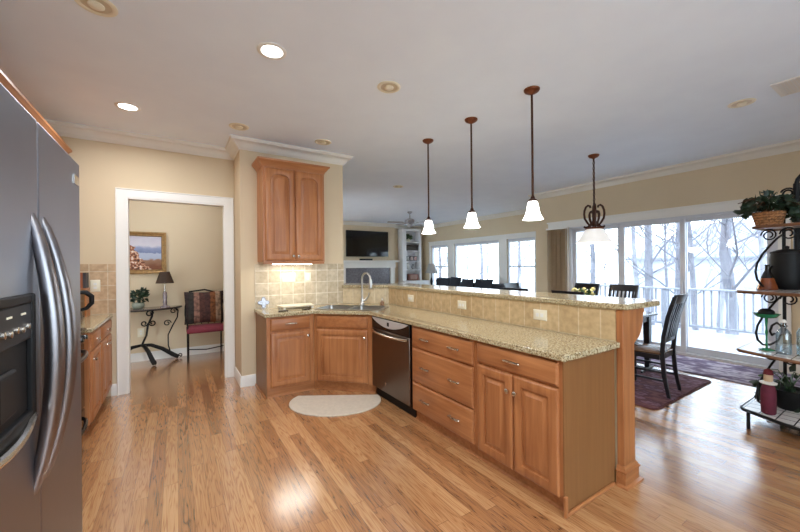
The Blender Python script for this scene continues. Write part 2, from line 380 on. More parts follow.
def cut(o, cutter_mb):
    """boolean difference baked into the mesh"""
    cm = bpy.data.meshes.new('tmp'); bmesh.ops.recalc_face_normals(cutter_mb.bm, faces=cutter_mb.bm.faces)
    bmesh.ops.translate(cutter_mb.bm, vec=-org(o), verts=cutter_mb.bm.verts); cutter_mb.bm.to_mesh(cm); cutter_mb.bm.free()
    co = bpy.data.objects.new('tmp', cm); COL.objects.link(co); co.location = org(o)
    md = o.modifiers.new('cut', 'BOOLEAN'); md.object = co; md.operation = 'DIFFERENCE'; md.solver = 'EXACT'
    dg = bpy.context.evaluated_depsgraph_get(); dg.update()
    me = bpy.data.meshes.new_from_object(o.evaluated_get(dg)); o.modifiers.remove(md); o.data = me
    bpy.data.objects.remove(co)
def FR(O, r, n):
    """local (u right, v up, w out) -> world"""
    r = Vector((r[0], r[1], 0)).normalized(); n = Vector((n[0], n[1], 0)).normalized()
    M = Matrix((r, Vector((0, 0, 1)), n)).transposed().to_4x4(); M.translation = O; return M
def arc(c, r, a0, a1, n, plane='xz'):
    out = []
    for i in range(n+1):
        a = a0+(a1-a0)*i/n; p, q = r*math.cos(a), r*math.sin(a)
        out.append({'xz': (c[0]+p, c[1], c[2]+q), 'yz': (c[0], c[1]+p, c[2]+q), 'xy': (c[0]+p, c[1]+q, c[2])}[plane])
    return out
def spiral(c, r0, r1, a0, turns, n, du, dv):
    c = Vector(c); du = Vector(du); dv = Vector(dv); out = []
    for i in range(n+1):
        t = i/n; a = a0+2*PI*turns*t; r = r0+(r1-r0)*t
        out.append(c+du*(r*math.cos(a))+dv*(r*math.sin(a)))
    return out
def light(name, kind, loc, power, col, parent=None, size=0.1, spot=None, shape='DISK', spread=None):
    l = bpy.data.lights.new(name, kind); l.energy = power; l.color = col
    if kind == 'AREA':
        l.shape = shape; l.size = size
        if spread: l.spread = spread
    else: l.shadow_soft_size = size
    if kind == 'SPOT': l.spot_size = spot or 2.4; l.spot_blend = 0.6
    o = bpy.data.objects.new(name, l); COL.objects.link(o)
    if parent: o.parent = parent; o.location = Vector(loc)-org(parent)
    else: o.location = loc
    return o

# ------------------------------------------------------------------ cabinet pieces (local u, v, w)
def panel_door(w, h, t=0.02, stile=0.058, arch=0.0):
    """raised panel door, optionally with an arched head"""
    n = 10; s = stile
    op = [(s, s), (w-s, s), (w-s, h-s-arch)]
    out = [(0, 0), (w, 0), (w, h)]
    for i in range(1, n):
        x = (w-s)-(w-2*s)*i/n; k = (x-w/2)/((w-2*s)/2)
        op.append((x, h-s-arch+arch*math.sqrt(max(0, 1-k*k))**0.9)); out.append((x, h))
    op.append((s, h-s-arch)); out.append((0, h))
    cx = w/2; cy = (s+h-s)/2; pw = w-2*s; ph = h-2*s
    def inset(P, d): return [(cx+(x-cx)*(1-2*d/pw), cy+(y-cy)*(1-2*d/ph)) for x, y in P]
    def ins_o(P, d): return [(w/2+(x-w/2)*(1-2*d/w), h/2+(y-h/2)*(1-2*d/h)) for x, y in P]
    L = [(out, 0), (out, t-0.011), (ins_o(out, 0.004), t-0.006), (ins_o(out, 0.010), t-0.0015), (ins_o(out, 0.013), t), (inset(op, -0.004), t), (inset(op, 0.002), t-0.003), (inset(op, 0.005), t-0.015), (inset(op, 0.011), t-0.015), (inset(op, 0.037), t-0.002), (inset(op, 0.039), t)]
    return MB().loops([[(x, y, z) for x, y in P] for P, z in L])
def slab(w, h, t=0.02, e=0.006):
    P = [(0, 0), (w, 0), (w, h), (0, h)]
    def i(d): return [(w/2+(x-w/2)*(1-2*d/w), h/2+(y-h/2)*(1-2*d/h)) for x, y in P]
    return MB().loops([[(x, y, z) for x, y in Q] for Q, z in ((P, 0), (P, t-e*1.9), (i(e*0.6), t-e*1.0), (i(e*1.7), t-e*0.25), (i(e*2.1), t))])
def pull_mb(cu, cv, w0=0.02, L=0.115):
    mb = MB()
    pts = [(cu-L/2+L*i/8, cv+0.005*math.sin(PI*i/8), w0+0.012+0.013*math.sin(PI*i/8)) for i in range(9)]
    mb.tube(pts, [0.005, 0.007, 0.0075, 0.008, 0.009, 0.008, 0.0075, 0.007, 0.005], 8)
    for s in (-1, 1):
        mb.tube([(cu+s*L*0.42, cv, w0-0.001), (cu+s*L*0.42, cv, w0+0.016)], [0.009, 0.006], 8)
        mb.sphere((cu+s*L*0.5, cv, w0+0.012), 0.008, 8, 6)
    return mb
def knob_mb(cu, cv, w0=0.02):
    mb = MB()
    prof = [(0.007, -0.001), (0.006, 0.010), (0.009, 0.014), (0.0155, 0.018), (0.0155, 0.023), (0.010, 0.028), (0.002, 0.029)]
    mb.lathe(prof, (cu, cv, w0), 14); return mb
def add_door(root, F, u, v, w, h, knob, mat='wood', arch=0.0, off=0.0, stile=0.058):
    d = obj('door', panel_door(w, h, 0.02, stile, arch).xf(F @ Matrix.Translation((u, v, off))), mat, root)
    if knob: obj('knob', knob_mb(u+knob[0], v+knob[1], 0.02+off).xf(F), 'chrome', d, label='small round nickel knob')
    return d
def add_drawer(root, F, u, v, w, h, pulls, mat, off=0.0):
    d = obj('drawer', slab(w, h).xf(F @ Matrix.Translation((u, v, off))), mat, root)
    for p in pulls: obj('handle', pull_mb(u+p, v+h/2, 0.02+off).xf(F), 'pewter', d, label='arched nickel pull')
    return d
def plate(F, w, h, kind, label, cat, group=None):
    """switch or outlet plate centred on F's origin"""
    O = F.to_translation()
    t = thing('wall_plate', label, cat, tuple(O), group)
    obj('cover_plate', slab(w, h, 0.006, 0.003).xf(F @ Matrix.Translation((-w/2, -h/2, 0))), 'plate', t)
    n = {'switch3': 3, 'switch1': 1, 'outlet': 1, 'outlet_h': 1}[kind]
    for i in range(n):
        cu = (i-(n-1)/2)*w/n
        mb = MB()
        if kind.startswith('switch'):
            mb.box(cu-0.005, -0.012, 0.005, cu+0.005, 0.012, 0.008); mb.box(cu-0.004, -0.002, 0.008, cu+0.004, 0.008, 0.018)
            obj('switch', mb.xf(F), 'trim', t)
        else:
            for q in (-1, 1):
                mb = MB()
                if kind == 'outlet': mb.box(-0.014, q*0.02-0.012, 0.005, 0.014, q*0.02+0.012, 0.009)
                else: mb.box(q*0.02-0.012, -0.014, 0.005, q*0.02+0.012, 0.014, 0.009)
                so = obj('socket', mb.xf(F), 'trim', t)
    return t

# ================================================================== THE ROOM
struct('floor', MB().prism([(-1.4, -2.6), (6.65, -2.6), (6.65, 4.73), (8.15, 4.73), (8.15, 11.05), (-1.9, 11.05), (-1.9, 4.0), (-1.4, 4.0)], -0.12, 0.0), 'floor')
struct('ceiling', MB().prism([(-1.4, -2.6), (6.65, -2.6), (6.65, 4.73), (8.15, 4.73), (8.15, 11.05), (-1.9, 11.05), (-1.9, 4.0), (-1.4, 4.0)], CZ, CZ+0.12), 'ceiling')
struct('wall_left', MB().box(-1.40, -2.6, 0, -1.28, 4.95, CZ), 'wall')
BW = [(-1.05, 0.25), (0.35, 1.65), (1.75, 3.05)]      # unseen windows added behind the camera for daylight fill
w = MB(); w.box(-1.28, -2.6, 0, 6.5, -2.48, 0.75); w.box(-1.28, -2.6, 2.62, 6.5, -2.48, CZ); x = -1.28
for a, b in BW: w.box(x, -2.6, 0.75, a, -2.48, 2.62); x = b
w.box(x, -2.6, 0.75, 6.5, -2.48, 2.62)
struct('wall_back', w, 'wall')
for i, (a, b) in enumerate(BW):
    wn = thing('window_%d' % (5+i), ['white kitchen window behind the camera nearest the refrigerator', 'middle white kitchen window behind the camera', 'white kitchen window behind the camera nearest the dining area'][i], 'window', ((a+b)/2, -2.54, 0.75)); wn['kind'] = 'structure'
    w = MB(); w.box(a, -2.57, 0.75, a+0.05, -2.50, 2.62); w.box(b-0.05, -2.57, 0.75, b, -2.50, 2.62); w.box(a+0.05, -2.57, 0.75, b-0.05, -2.50, 0.80); w.box(a+0.05, -2.57, 2.57, b-0.05, -2.50, 2.62)
    obj('window_frame', w, 'vinyl', wn, 0.003); obj('pane', MB().box(a+0.05, -2.542, 0.80, b-0.05, -2.538, 2.57), 'glass', wn)
DY = 4.95                                    # doorway wall
w = MB()
w.box(-1.40, DY, 0, -0.465, DY+0.12, CZ); w.box(0.53, DY, 0, 0.635, DY+0.12, CZ); w.box(-0.465, DY, 2.20, 0.53, DY+0.12, CZ)
struct('wall_doorway', w, 'wall')
JY = 4.444
struct('wall_sink', MB().box(0.635, JY, 0, 1.93, DY+0.12, CZ), 'wall')
struct('wall_hall', MB().box(-1.9, 6.55, 0, 1.80, 6.67, CZ), 'wall')
struct('wall_hall_left', MB().box(-1.9, DY+0.12, 0, -1.78, 6.55, CZ), 'wall')
w = MB(); w.box(1.80, DY+0.12, 0, 1.93, 6.9, CZ); w.box(1.80, 10.2, 0, 1.93, 10.9, CZ); w.box(1.80, 6.9, 0, 1.93, 10.2, 0.12); w.box(1.80, 6.9, 2.62, 1.93, 10.2, CZ)
struct('wall_living_left', w, 'wall')
wn = thing('window_4', 'wide white window in the living room side wall', 'window', (1.87, 8.55, 0.12)); wn['kind'] = 'structure'  # window added out of sight so daylight brightens the living room
w = MB()
for y in (6.9, 7.98, 9.06, 10.14): w.box(1.83, y, 0.12, 1.90, y+0.06, 2.62)
for y in (6.96, 8.04, 9.12): w.box(1.83, y, 0.12, 1.90, y+1.02, 0.18); w.box(1.83, y, 2.56, 1.90, y+1.02, 2.62)
obj('window_frame', w, 'vinyl', wn, 0.003)
for y in (6.96, 8.04, 9.12): obj('pane', MB().box(1.862, y, 0.18, 1.866, y+1.02, 2.56), 'glass', wn)
struct('wall_fireplace', MB().box(1.80, 10.9, 0, 8.15, 11.05, CZ), 'wall')
# slider wall, X = 6.5
SX = 6.5
w = MB()
w.box(SX, -2.6, 0, SX+0.15, 1.15, CZ); w.box(SX, 3.99, 0, SX+0.15, 4.73, CZ); w.box(SX, 1.15, 2.14, SX+0.15, 3.99, CZ)
struct('wall_slider', w, 'wall')
struct('wall_corner', MB().box(SX+0.15, 4.60, 0, 8.15, 4.73, CZ), 'wall')
MAT['clad'] = plain('pale_house_siding', srgb(176, 178, 184), 0.8, 0, 0.04, 2)
struct('wall_corner_siding', MB().box(SX+0.15, 4.57, -0.3, 8.17, 4.60, CZ), 'clad')
# living window wall, X = 8.0
LX = 8.0
WIN = [(5.83, 6.78), (7.07, 9.05), (9.37, 10.33)]
w = MB(); y = 4.73
for a, b in WIN: w.box(LX, y, 0, LX+0.15, a, CZ); y = b
w.box(LX, y, 0, LX+0.15, 10.9, CZ)
for a, b in WIN: w.box(LX, a, 0, LX+0.15, b, 0.62); w.box(LX, a, 2.14, LX+0.15, b, CZ)
struct('wall_window', w, 'wall')

# crown moulding along every wall
crown = [(0, CZ-0.118), (0.012, CZ-0.118), (0.018, CZ-0.104), (0.032, CZ-0.096), (0.040, CZ-0.078), (0.055, CZ-0.060), (0.082, CZ-0.038), (0.098, CZ-0.032), (0.100, CZ-0.022), (0.108, CZ-0.014), (0.108, CZ), (0, CZ)]
struct('trim_crown', MB().sweep(crown, [(SX, -2.6), (SX, 4.73), (LX, 4.73), (LX, 10.9), (6.64, 10.9), (6.64, 10.70), (4.30, 10.70), (4.30, 10.9), (1.93, 10.9), (1.93, JY), (0.635, JY), (0.635, DY), (-1.28, DY), (-1.28, -2.6)]), 'crown')
base = [(0, 0), (0.016, 0), (0.016, 0.095), (0.012, 0.108), (0.008, 0.125), (0, 0.128)]
struct('baseboard_doorway', MB().sweep(base, [(-0.555, DY), (-0.61, DY)]), 'trim')
struct('baseboard_sink', MB().sweep(base, [(0.79, JY), (0.635, JY), (0.635, DY-0.03)]), 'trim')
struct('baseboard_hall', MB().sweep(base, [(1.80, 6.55), (-1.78, 6.55)]), 'trim')
struct('baseboard_slider', MB().sweep(base, [(SX, 4.42), (SX, 4.73)]), 'trim')
struct('baseboard_slider', MB().sweep(base, [(SX, -2.6), (SX, 1.04)]), 'trim')
# doorway casing
cas = [(0.0, 0), (0.096, 0), (0.096, 0.024), (0.088, 0.026), (0.085, 0.018), (0.03, 0.014), (0.012, 0.016), (0.0, 0.010)]
def casing(name, x0, x1, ztop, yface, sgn=-1):
    """mitred door casing on a wall facing -Y"""
    rings = []
    for (px, pz, mx, mz) in ((x0, 0, -1, 0), (x0, ztop, -1, 1), (x1, ztop, 1, 1), (x1, 0, 1, 0)):
        rings.append([(px+mx*d, yface+sgn*t, pz+mz*d) for d, t in cas])
    struct(name, MB().loops(rings), 'trim')
casing('trim_doorway', -0.463, 0.53, 2.198, DY)
w = MB(); w.box(-0.465, DY-0.005, 0, -0.45, DY+0.125, 2.185); w.box(0.515, DY-0.005, 0, 0.53, DY+0.125, 2.185); w.box(-0.465, DY-0.005, 2.185, 0.53, DY+0.125, 2.20)
struct('trim_doorway_jamb', w, 'trim')

# tiled faces
struct('trim_tile_sink_wall', MB().box(0.79, JY-0.010, 0.905, 1.929, JY, 1.438), 'tile_jut')
struct('trim_tile_range_wall', MB().box(-1.28, DY-0.010, 0.905, -0.556, DY, 1.45), 'tile_back')
# half wall carrying the bar: runs along the sink corner at 45 degrees, then down the peninsula
HX = 2.37; HS = 6.335                         # peninsula face X, corner face x + y
struct('wall_peninsula', MB().prism([(HX, 1.136), (HX+0.14, 1.136), (HX+0.14, 4.06), (2.06, 4.56), (1.931, 4.56), (1.931, HS-1.931), (HX, HS-HX)], 0, 1.11), 'wall')
struct('trim_tile_bar', MB().box(HX-0.010, 1.136, 0.905, HX, HS-HX-0.004, 1.11), 'tile_bar')
a = 0.00707
struct('trim_tile_corner', MB().prism([(1.911, HS-1.911-0.0), (1.911-a, HS-1.911-a), (HX-0.010, HS-HX-0.004), (HX, HS-HX)], 0.905, 1.11), 'tile_diag')

# ------------------------------------------------------------------ sliding door, three panels
d = thing('door_1', 'white three panel sliding glass door looking onto the deck', 'sliding door', (SX, 2.57, 0)); d['kind'] = 'structure'
w = MB()
w.box(SX+0.01, 1.15, 0, SX+0.14, 1.20, 2.14); w.box(SX+0.01, 3.94, 0, SX+0.14, 3.99, 2.14); w.box(SX+0.01, 1.20, 2.09, SX+0.14, 3.94, 2.14); w.box(SX+0.0, 1.15, 0.0, SX+0.14, 3.99, 0.035)
obj('door_frame', w, 'vinyl', d, 0.003)
for i, (y0, y1, dx) in enumerate(((3.05, 3.94, 0.09), (2.13, 3.05, 0.04), (1.20, 2.19, 0.09))):
    w = MB(); s = 0.065; xx = SX+dx
    w.box(xx-0.02, y0, 0.036, xx+0.02, y0+s, 2.09); w.box(xx-0.02, y1-s, 0.036, xx+0.02, y1, 2.09)
    w.box(xx-0.02, y0+s, 0.036, xx+0.02, y1-s, 0.13); w.box(xx-0.02, y0+s, 2.03, xx+0.02, y1-s, 2.09)
    p = obj('door_panel', w, 'vinyl', d, 0.003)
    obj('glass', MB().box(xx-0.003, y0+s, 0.13, xx+0.003, y1-s, 2.03), 'glass', p)
    if i == 1:
        h = MB(); h.tube([(xx-0.02, y0+0.03, 0.93), (xx-0.055, y0+0.03, 0.96), (xx-0.055, y0+0.03, 1.10), (xx-0.02, y0+0.03, 1.13)], 0.009, 8)
        obj('handle', h, 'vinyl', p)
w = MB(); w.box(SX-0.022, 1.04, 0, SX, 1.15, 2.16); w.box(SX-0.022, 3.99, 0, SX, 4.05, 2.16)
struct('trim_slider', w, 'trim', None, 0.003)
# valance board and head casing over slider and vertical blind
w = MB(); w.box(SX-0.022, 1.04, 2.12, SX-0.001, 4.42, 2.235); w.box(SX-0.04, 1.02, 2.235, SX-0.001, 4.44, 2.262)
struct('trim_slider_head', w, 'trim', None, 0.004)
t = thing('vertical_blind', 'tan vertical blind slats drawn back beside the sliding door', 'blind', (SX-0.08, 4.18, 0.04))
obj('head_rail', MB().box(SX-0.10, 3.96, 2.10, SX-0.05, 4.42, 2.135), 'trim', t, 0.003)
MAT['blind'] = plain('tan_blind', srgb(206, 190, 166), 0.8, 0, 0.05)
w = MB()
for i in range(14):
    y0 = 3.98+i*0.032; ang = 0.95+0.12*math.sin(i*2.1); c, s_ = math.cos(ang)*0.042, math.sin(ang)*0.042
    w.prism([(SX-0.075-s_, y0-c), (SX-0.074-s_, y0-c), (SX-0.062, y0+0.004), (SX-0.074+s_*0.3, y0+c), (SX-0.075+s_*0.3, y0+c), (SX-0.066, y0+0.002)], 0.04, 2.10)
obj('slats', w, 'blind', t)

# ------------------------------------------------------------------ living room windows
for i, (y0, y1) in enumerate(WIN):
    wn = thing('window_%d' % (i+1), ['white double hung window beside the tan blind', 'wide white picture window behind the dark sofa', 'narrow white window behind the table lamp'][i], 'window', (LX, (y0+y1)/2, 0.62)); wn['kind'] = 'structure'
    w = MB(); s = 0.05
    w.box(LX+0.03, y0, 0.62, LX+0.12, y0+s, 2.14); w.box(LX+0.03, y1-s, 0.62, LX+0.12, y1, 2.14); w.box(LX+0.03, y0+s, 0.62, LX+0.12, y1-s, 0.69); w.box(LX+0.03, y0+s, 2.08, LX+0.12, y1-s, 2.14)
    if i != 1: w.box(LX+0.04, y0+s, 1.335, LX+0.10, y1-s, 1.385)
    obj('window_frame', w, 'vinyl', wn, 0.003)
    if i != 1:
        obj('pane', MB().box(LX+0.07, y0+s, 0.69, LX+0.075, y1-s, 1.335), 'glass', wn); obj('pane', MB().box(LX+0.07, y0+s, 1.385, LX+0.075, y1-s, 2.08), 'glass', wn)
    else: obj('pane', MB().box(LX+0.07, y0+s, 0.69, LX+0.075, y1-s, 2.08), 'glass', wn)
w = MB(); w.box(LX-0.022, 5.74, 2.14, LX-0.001, 10.42, 2.25); w.box(LX-0.04, 5.72, 2.25, LX-0.001, 10.44, 2.28)
for y0, y1 in ((5.74, 5.83), (6.78, 7.07), (9.05, 9.37), (10.33, 10.42)): w.box(LX-0.022, y0, 0.62, LX-0.001, y1, 2.14)
w.box(LX-0.05, 5.72, 0.575, LX-0.001, 10.44, 0.62)
struct('trim_living_windows', w, 'trim', None, 0.004)
MAT['slat'] = plain('white_blind', srgb(236, 236, 238), 0.6, 0, 0.02)
for i, (y0, y1) in enumerate(WIN):
    t = thing('horizontal_blind', ['white horizontal blind lowered over the double hung window', 'wide white horizontal blind on the picture window behind the sofa', 'narrow white horizontal blind behind the table lamp'][i], 'blind', (LX+0.02, (y0+y1)/2, 0.7))
    obj('head_rail', MB().box(LX+0.003, y0+0.055, 2.04, LX+0.028, y1-0.055, 2.078), 'slat', t)
    w = MB(); z = 0.72
    while z < 2.03:
        w.extr([(LX+0.006, y0+0.06, z+0.002), (LX+0.026, y0+0.06, z-0.001), (LX+0.026, y0+0.06, z-0.0022), (LX+0.006, y0+0.06, z+0.0008)], (0, y1-y0-0.12, 0)); z += 0.044
    obj('slats', w, 'slat', t, smooth=0)
    for q in (0.2, 0.8): obj('ladder_tape', MB().box(LX+0.004, y0+(y1-y0)*q-0.006, 0.72, LX+0.0055, y0+(y1-y0)*q+0.006, 2.04), 'slat', t)

# ------------------------------------------------------------------ outdoors
MAT['snow'] = plain('pale_ground', srgb(140, 140, 146), 0.9, 0, 0.1, 0.4)
struct('ground', MB().box(6.9, -40, -3.3, 90, 60, -3.2), 'snow')
w = MB()
for i in range(20):
    x = 6.66+i*0.142; w.box(x, -3.0, -0.09, x+0.134, 6.4 if x > 8.16 else 4.55, -0.055)
dk = struct('floor_deck', w, 'deck')
w = MB(); w.box(6.68, -3.0, -0.25, 9.45, -2.95, -0.09); w.box(9.42, -3.0, -0.30, 9.47, 6.4, -0.06); struct('trim_deck_rim', w, 'vinyl')
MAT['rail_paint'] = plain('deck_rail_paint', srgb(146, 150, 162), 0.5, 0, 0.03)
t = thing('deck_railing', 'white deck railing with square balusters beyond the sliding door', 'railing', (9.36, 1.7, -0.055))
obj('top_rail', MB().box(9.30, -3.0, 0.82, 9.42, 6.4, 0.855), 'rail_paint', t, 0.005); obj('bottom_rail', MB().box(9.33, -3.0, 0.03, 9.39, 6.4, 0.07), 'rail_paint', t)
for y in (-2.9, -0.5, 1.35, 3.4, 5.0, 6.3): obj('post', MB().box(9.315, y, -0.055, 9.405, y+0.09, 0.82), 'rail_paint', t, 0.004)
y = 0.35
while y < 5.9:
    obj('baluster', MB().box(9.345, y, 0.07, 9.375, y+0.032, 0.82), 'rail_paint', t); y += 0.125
def bare_tree(x, y, r, h, label, seed, lean=0.0, levels=4, mat='bark'):
    rnd = random.Random(seed)
    t = thing('bare_tree', label, 'tree', (x, y, -3.2), 'bare trees beyond the deck')
    tr = MB(); br = MB()
    top = Vector((x+lean*0.3, y+lean, -3.2+h)); b0 = Vector((x, y, -3.2)); pts = []; rs = []
    for i in range(9):
        q = i/8; p = b0.lerp(top, q)+Vector((rnd.uniform(-1, 1), rnd.uniform(-1, 1), 0))*r*0.45*(q > 0)
        pts.append(p); rs.append(r*(1-0.72*q))
    tr.tube(pts, rs, 8)
    def branch(p, d, ln, rad, lv):
        k = 4; P = [p]; R = [rad]; q = Vector(p); dd = Vector(d)
        for i in range(k):
            dd = (dd+Vector((rnd.uniform(-.22, .22), rnd.uniform(-.22, .22), rnd.uniform(-.04, .26)))).normalized(); q = q+dd*ln/k; P.append(Vector(q)); R.append(max(0.006, rad*(1-0.75*(i+1)/k)))
        br.tube(P, R, 4 if lv > 1 else 5)
        if lv < levels:
            for j in range(3 if lv < 3 else 2):
                i = rnd.randint(1, k); a = rnd.uniform(0, 2*PI)
                nd = (dd*0.7+Vector((math.cos(a), math.sin(a), rnd.uniform(-0.1, 0.7)))*0.8).normalized()
                branch(P[i], nd, ln*rnd.uniform(0.45, 0.7), R[i]*0.7, lv+1)
    for j in range(17):
        q = rnd.uniform(0.26, 0.97); i = min(7, int(q*8)); p = pts[i].lerp(pts[i+1], q*8-i); a = rnd.uniform(0, 2*PI)
        branch(p, Vector((math.cos(a), math.sin(a), rnd.uniform(0.2, 0.9))).normalized(), h*rnd.uniform(0.2, 0.36), rs[i]*0.26, 1)
    obj('trunk', tr, mat, t); obj('branches', br, mat, t)
    return t
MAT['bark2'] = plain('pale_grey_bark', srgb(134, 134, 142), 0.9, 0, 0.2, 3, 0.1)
bare_tree(13.2, 3.25, 0.17, 13, 'thick mottled grey trunk standing just behind the deck railing', 3, 0.2)
bare_tree(15.5, 5.35, 0.13, 12, 'straight bare tree seen through the middle glass panel', 11, -0.3)
bare_tree(17.0, 6.7, 0.20, 14, 'grey bare tree at the left of the middle glass panel', 5, 0.3)
bare_tree(14.0, 4.15, 0.10, 11, 'slim leaning bare tree at the left of the right glass panel', 21, 0.7)
bare_tree(16.5, 8.9, 0.15, 13, 'bare tree behind the lit bell chandelier', 8, 0.3)
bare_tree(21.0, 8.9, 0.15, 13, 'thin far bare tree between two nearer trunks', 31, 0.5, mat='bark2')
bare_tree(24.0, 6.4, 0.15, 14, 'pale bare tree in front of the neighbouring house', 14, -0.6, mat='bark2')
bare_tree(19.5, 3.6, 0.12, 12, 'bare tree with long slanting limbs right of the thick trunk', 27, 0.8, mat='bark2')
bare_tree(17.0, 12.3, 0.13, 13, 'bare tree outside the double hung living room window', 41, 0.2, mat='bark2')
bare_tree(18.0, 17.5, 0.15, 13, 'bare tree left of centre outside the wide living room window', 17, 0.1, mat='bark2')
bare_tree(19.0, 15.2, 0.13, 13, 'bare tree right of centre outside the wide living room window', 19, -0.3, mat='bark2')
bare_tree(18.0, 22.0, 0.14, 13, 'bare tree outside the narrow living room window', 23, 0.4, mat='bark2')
_protos = [o for o in COL.objects if o.name.startswith('bare_tree') and o.get('category') == 'tree'][:6]
for i in range(22):
    a = math.radians(20+56*((i*0.618) % 1.0)); d_ = 27+16*((i*0.382) % 1.0)
    p_ = _protos[i % 6]; q_ = Vector((d_*math.sin(math.radians(90)-a+0.0), d_*math.cos(math.radians(90)-a), 0))
    r_ = dup(p_, (q_.x, q_.y, -3.2), i*1.3, 'one of the distant thin bare trees in the woods behind the nearer trunks', 'distant woods'); r_.scale = (0.5, 0.5, 1.05)
t = thing('neighbouring_house', 'pale house with a grey hipped roof beyond the trees', 'house', (36, 10, -3.2))
MAT['siding'] = plain('pale_siding', srgb(178, 181, 190), 0.9, 0, 0.04, 1); MAT['shingle'] = plain('grey_shingle', srgb(136, 140, 152), 0.95, 0, 0.12, 3); MAT['pane_dark'] = plain('house_window_pane', srgb(150, 156, 170), 0.15, 0, 0.05)
obj('wall', MB().box(33, 5.0, -3.2, 42, 14.5, 1.7), 'siding', t)
obj('roof', MB().loops([[(32.5, 4.5, 1.7), (42.5, 4.5, 1.7), (42.5, 15, 1.7), (32.5, 15, 1.7)], [(32.5, 4.5, 1.85), (42.5, 4.5, 1.85), (42.5, 15, 1.85), (32.5, 15, 1.85)], [(36.5, 8.6, 4.6), (38.5, 8.6, 4.6), (38.5, 10.6, 4.6), (36.5, 10.6, 4.6)]]), 'shingle', t, smooth=0)
for y in (6.3, 9.0, 11.8):
    f = obj('window', MB().box(32.93, y-0.1, -0.5, 33.02, y+1.3, 1.1), 'vinyl', t); obj('pane', MB().box(32.91, y, -0.4, 32.95, y+1.2, 1.0), 'pane_dark', f)

# ================================================================== KITCHEN: PENINSULA AND SINK CORNER
CT = 0.868                                   # underside of granite
PX = 1.805                                   # face frame plane of peninsula
def carcass(root, F, w, depth, z0=0.10, z1=CT-0.001, mat='wood'):
    obj('body', MB().box(0, z0, -depth, w, z1, 0).xf(F), mat, root, 0.0015)
def toe(root, F, w, depth, rec=0.045):
    obj('toe_kick', MB().box(0, 0, -depth, w, 0.10, -rec).xf(F), 'woodx', root)
    q = [(0, 0), (0.016, 0), (0.014, 0.008), (0.009, 0.013), (0, 0.016)]
    obj('shoe_moulding', MB().extr([(0, y, -rec+x) for x, y in q], (w, 0, 0)).xf(F), 'woodx', root, smooth=60)
# left base cabinet of the sink corner, faces the camera side (-Y)
F = FR((0.80, 3.87, 0), (1, 0), (0, -1))
t = thing('base_cabinet', 'maple base cabinet with one drawer at the wall end of the sink counter', 'cabinet', (1.06, 4.15, 0))
carcass(t, F, 0.508, 0.555); toe(t, F, 0.527, 0.555)
add_drawer(t, F, 0.035, 0.715, 0.43, 0.135, [0.215], 'woodx')
add_door(t, F, 0.035, 0.115, 0.43, 0.58, (0.40, 0.52))
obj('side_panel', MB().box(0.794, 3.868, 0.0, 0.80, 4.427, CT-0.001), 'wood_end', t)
obj('side_shoe_moulding', MB().box(0.780, 3.90, 0.0, 0.794, 4.425, 0.018), 'woody', t, 0.004)
# corner sink cabinet at 45 degrees
SL = math.hypot(PX-1.31, 3.87-3.375)
F = FR((1.31, 3.87, 0), (1, -1), (-1, -1))
t = thing('sink_cabinet', 'maple corner cabinet set at an angle under the sink', 'cabinet', (1.60, 3.65, 0))
w = MB(); w.box(0, 0.10, -0.02, SL, CT-0.001, 0); w.box(0, 0.10, -0.35, SL, 0.12, -0.021)
obj('body', w.xf(F), 'wood', t)
obj('toe_kick', MB().box(-0.016, 0, -0.10, SL+0.016, 0.10, -0.045).xf(F), 'woodx', t); obj('shoe_moulding', MB().box(-0.010, 0, -0.0445, SL+0.010, 0.016, -0.031).xf(F), 'woodx', t, 0.004)
fd = obj('false_drawer_front', slab(SL-0.10, 0.135).xf(F @ Matrix.Translation((0.04, 0.715, 0))), 'woodx', t)
add_door(t, F, 0.04, 0.115, SL-0.10, 0.58, (SL-0.13, 0.50))
# dishwasher
F = FR((PX, 3.365, 0), (0, -1), (-1, 0))
MAT['fascia'] = plain('silver_fascia', srgb(196, 198, 200), 0.3, 0.35, 0.02)
t = thing('dishwasher', 'stainless dishwasher with a curved black and silver control panel', 'dishwasher', (2.1, 3.01, 0))
obj('body', MB().box(0.0, 0.10, -0.52, 0.735, CT-0.001, -0.001).xf(F), 'black', t)
MAT['dw_steel'] = plain('dark_stainless', srgb(120, 108, 100), 0.3, 1.0, 0.03, 5)
obj('door', MB().box(0.012, 0.115, 0.0, 0.728, 0.735, 0.024).xf(F), 'dw_steel', t, 0.006)
obj('control_panel', MB().box(0.012, 0.738, 0.0, 0.728, CT-0.006, 0.022).xf(F), 'black_gloss', t, 0.005)
P = [(0.03, 0.855)]+[(0.03+0.68*i/14, 0.852-0.078*math.sin(PI*i/14)**0.8) for i in range(15)]+[(0.71, 0.855)]
P = [(0.03, 0.856)]+P[1:-1]+[(0.71, 0.856)]
cf = obj('control_fascia', MB().loops([[(x, y, 0.020) for x, y in P], [(x, y, 0.031) for x, y in P]]).xf(F), 'fascia', t, 0.002)
w = MB(); w.box(0.345, 0.797, 0.03, 0.385, 0.835, 0.0325); obj('button', w.xf(F), 'black', cf)
obj('handle', MB().tube([(0.035+0.67*i/16, 0.715-0.014*math.sin(PI*i/16), 0.026+0.032*math.sin(PI*i/16)**0.5) for i in range(17)], [0.012]+[0.014]*15+[0.012], 10).xf(F), 'chrome', t)
obj('kick_plate', MB().box(0.0, 0.0, -0.30, 0.735, 0.098, -0.04).xf(F), 'black', t)
w = MB(); w.lathe([(0.014, 0), (0.014, 0.002)], (0.30, 0.205, 0.024), 16); obj('badge', w.xf(F), 'steel', t)
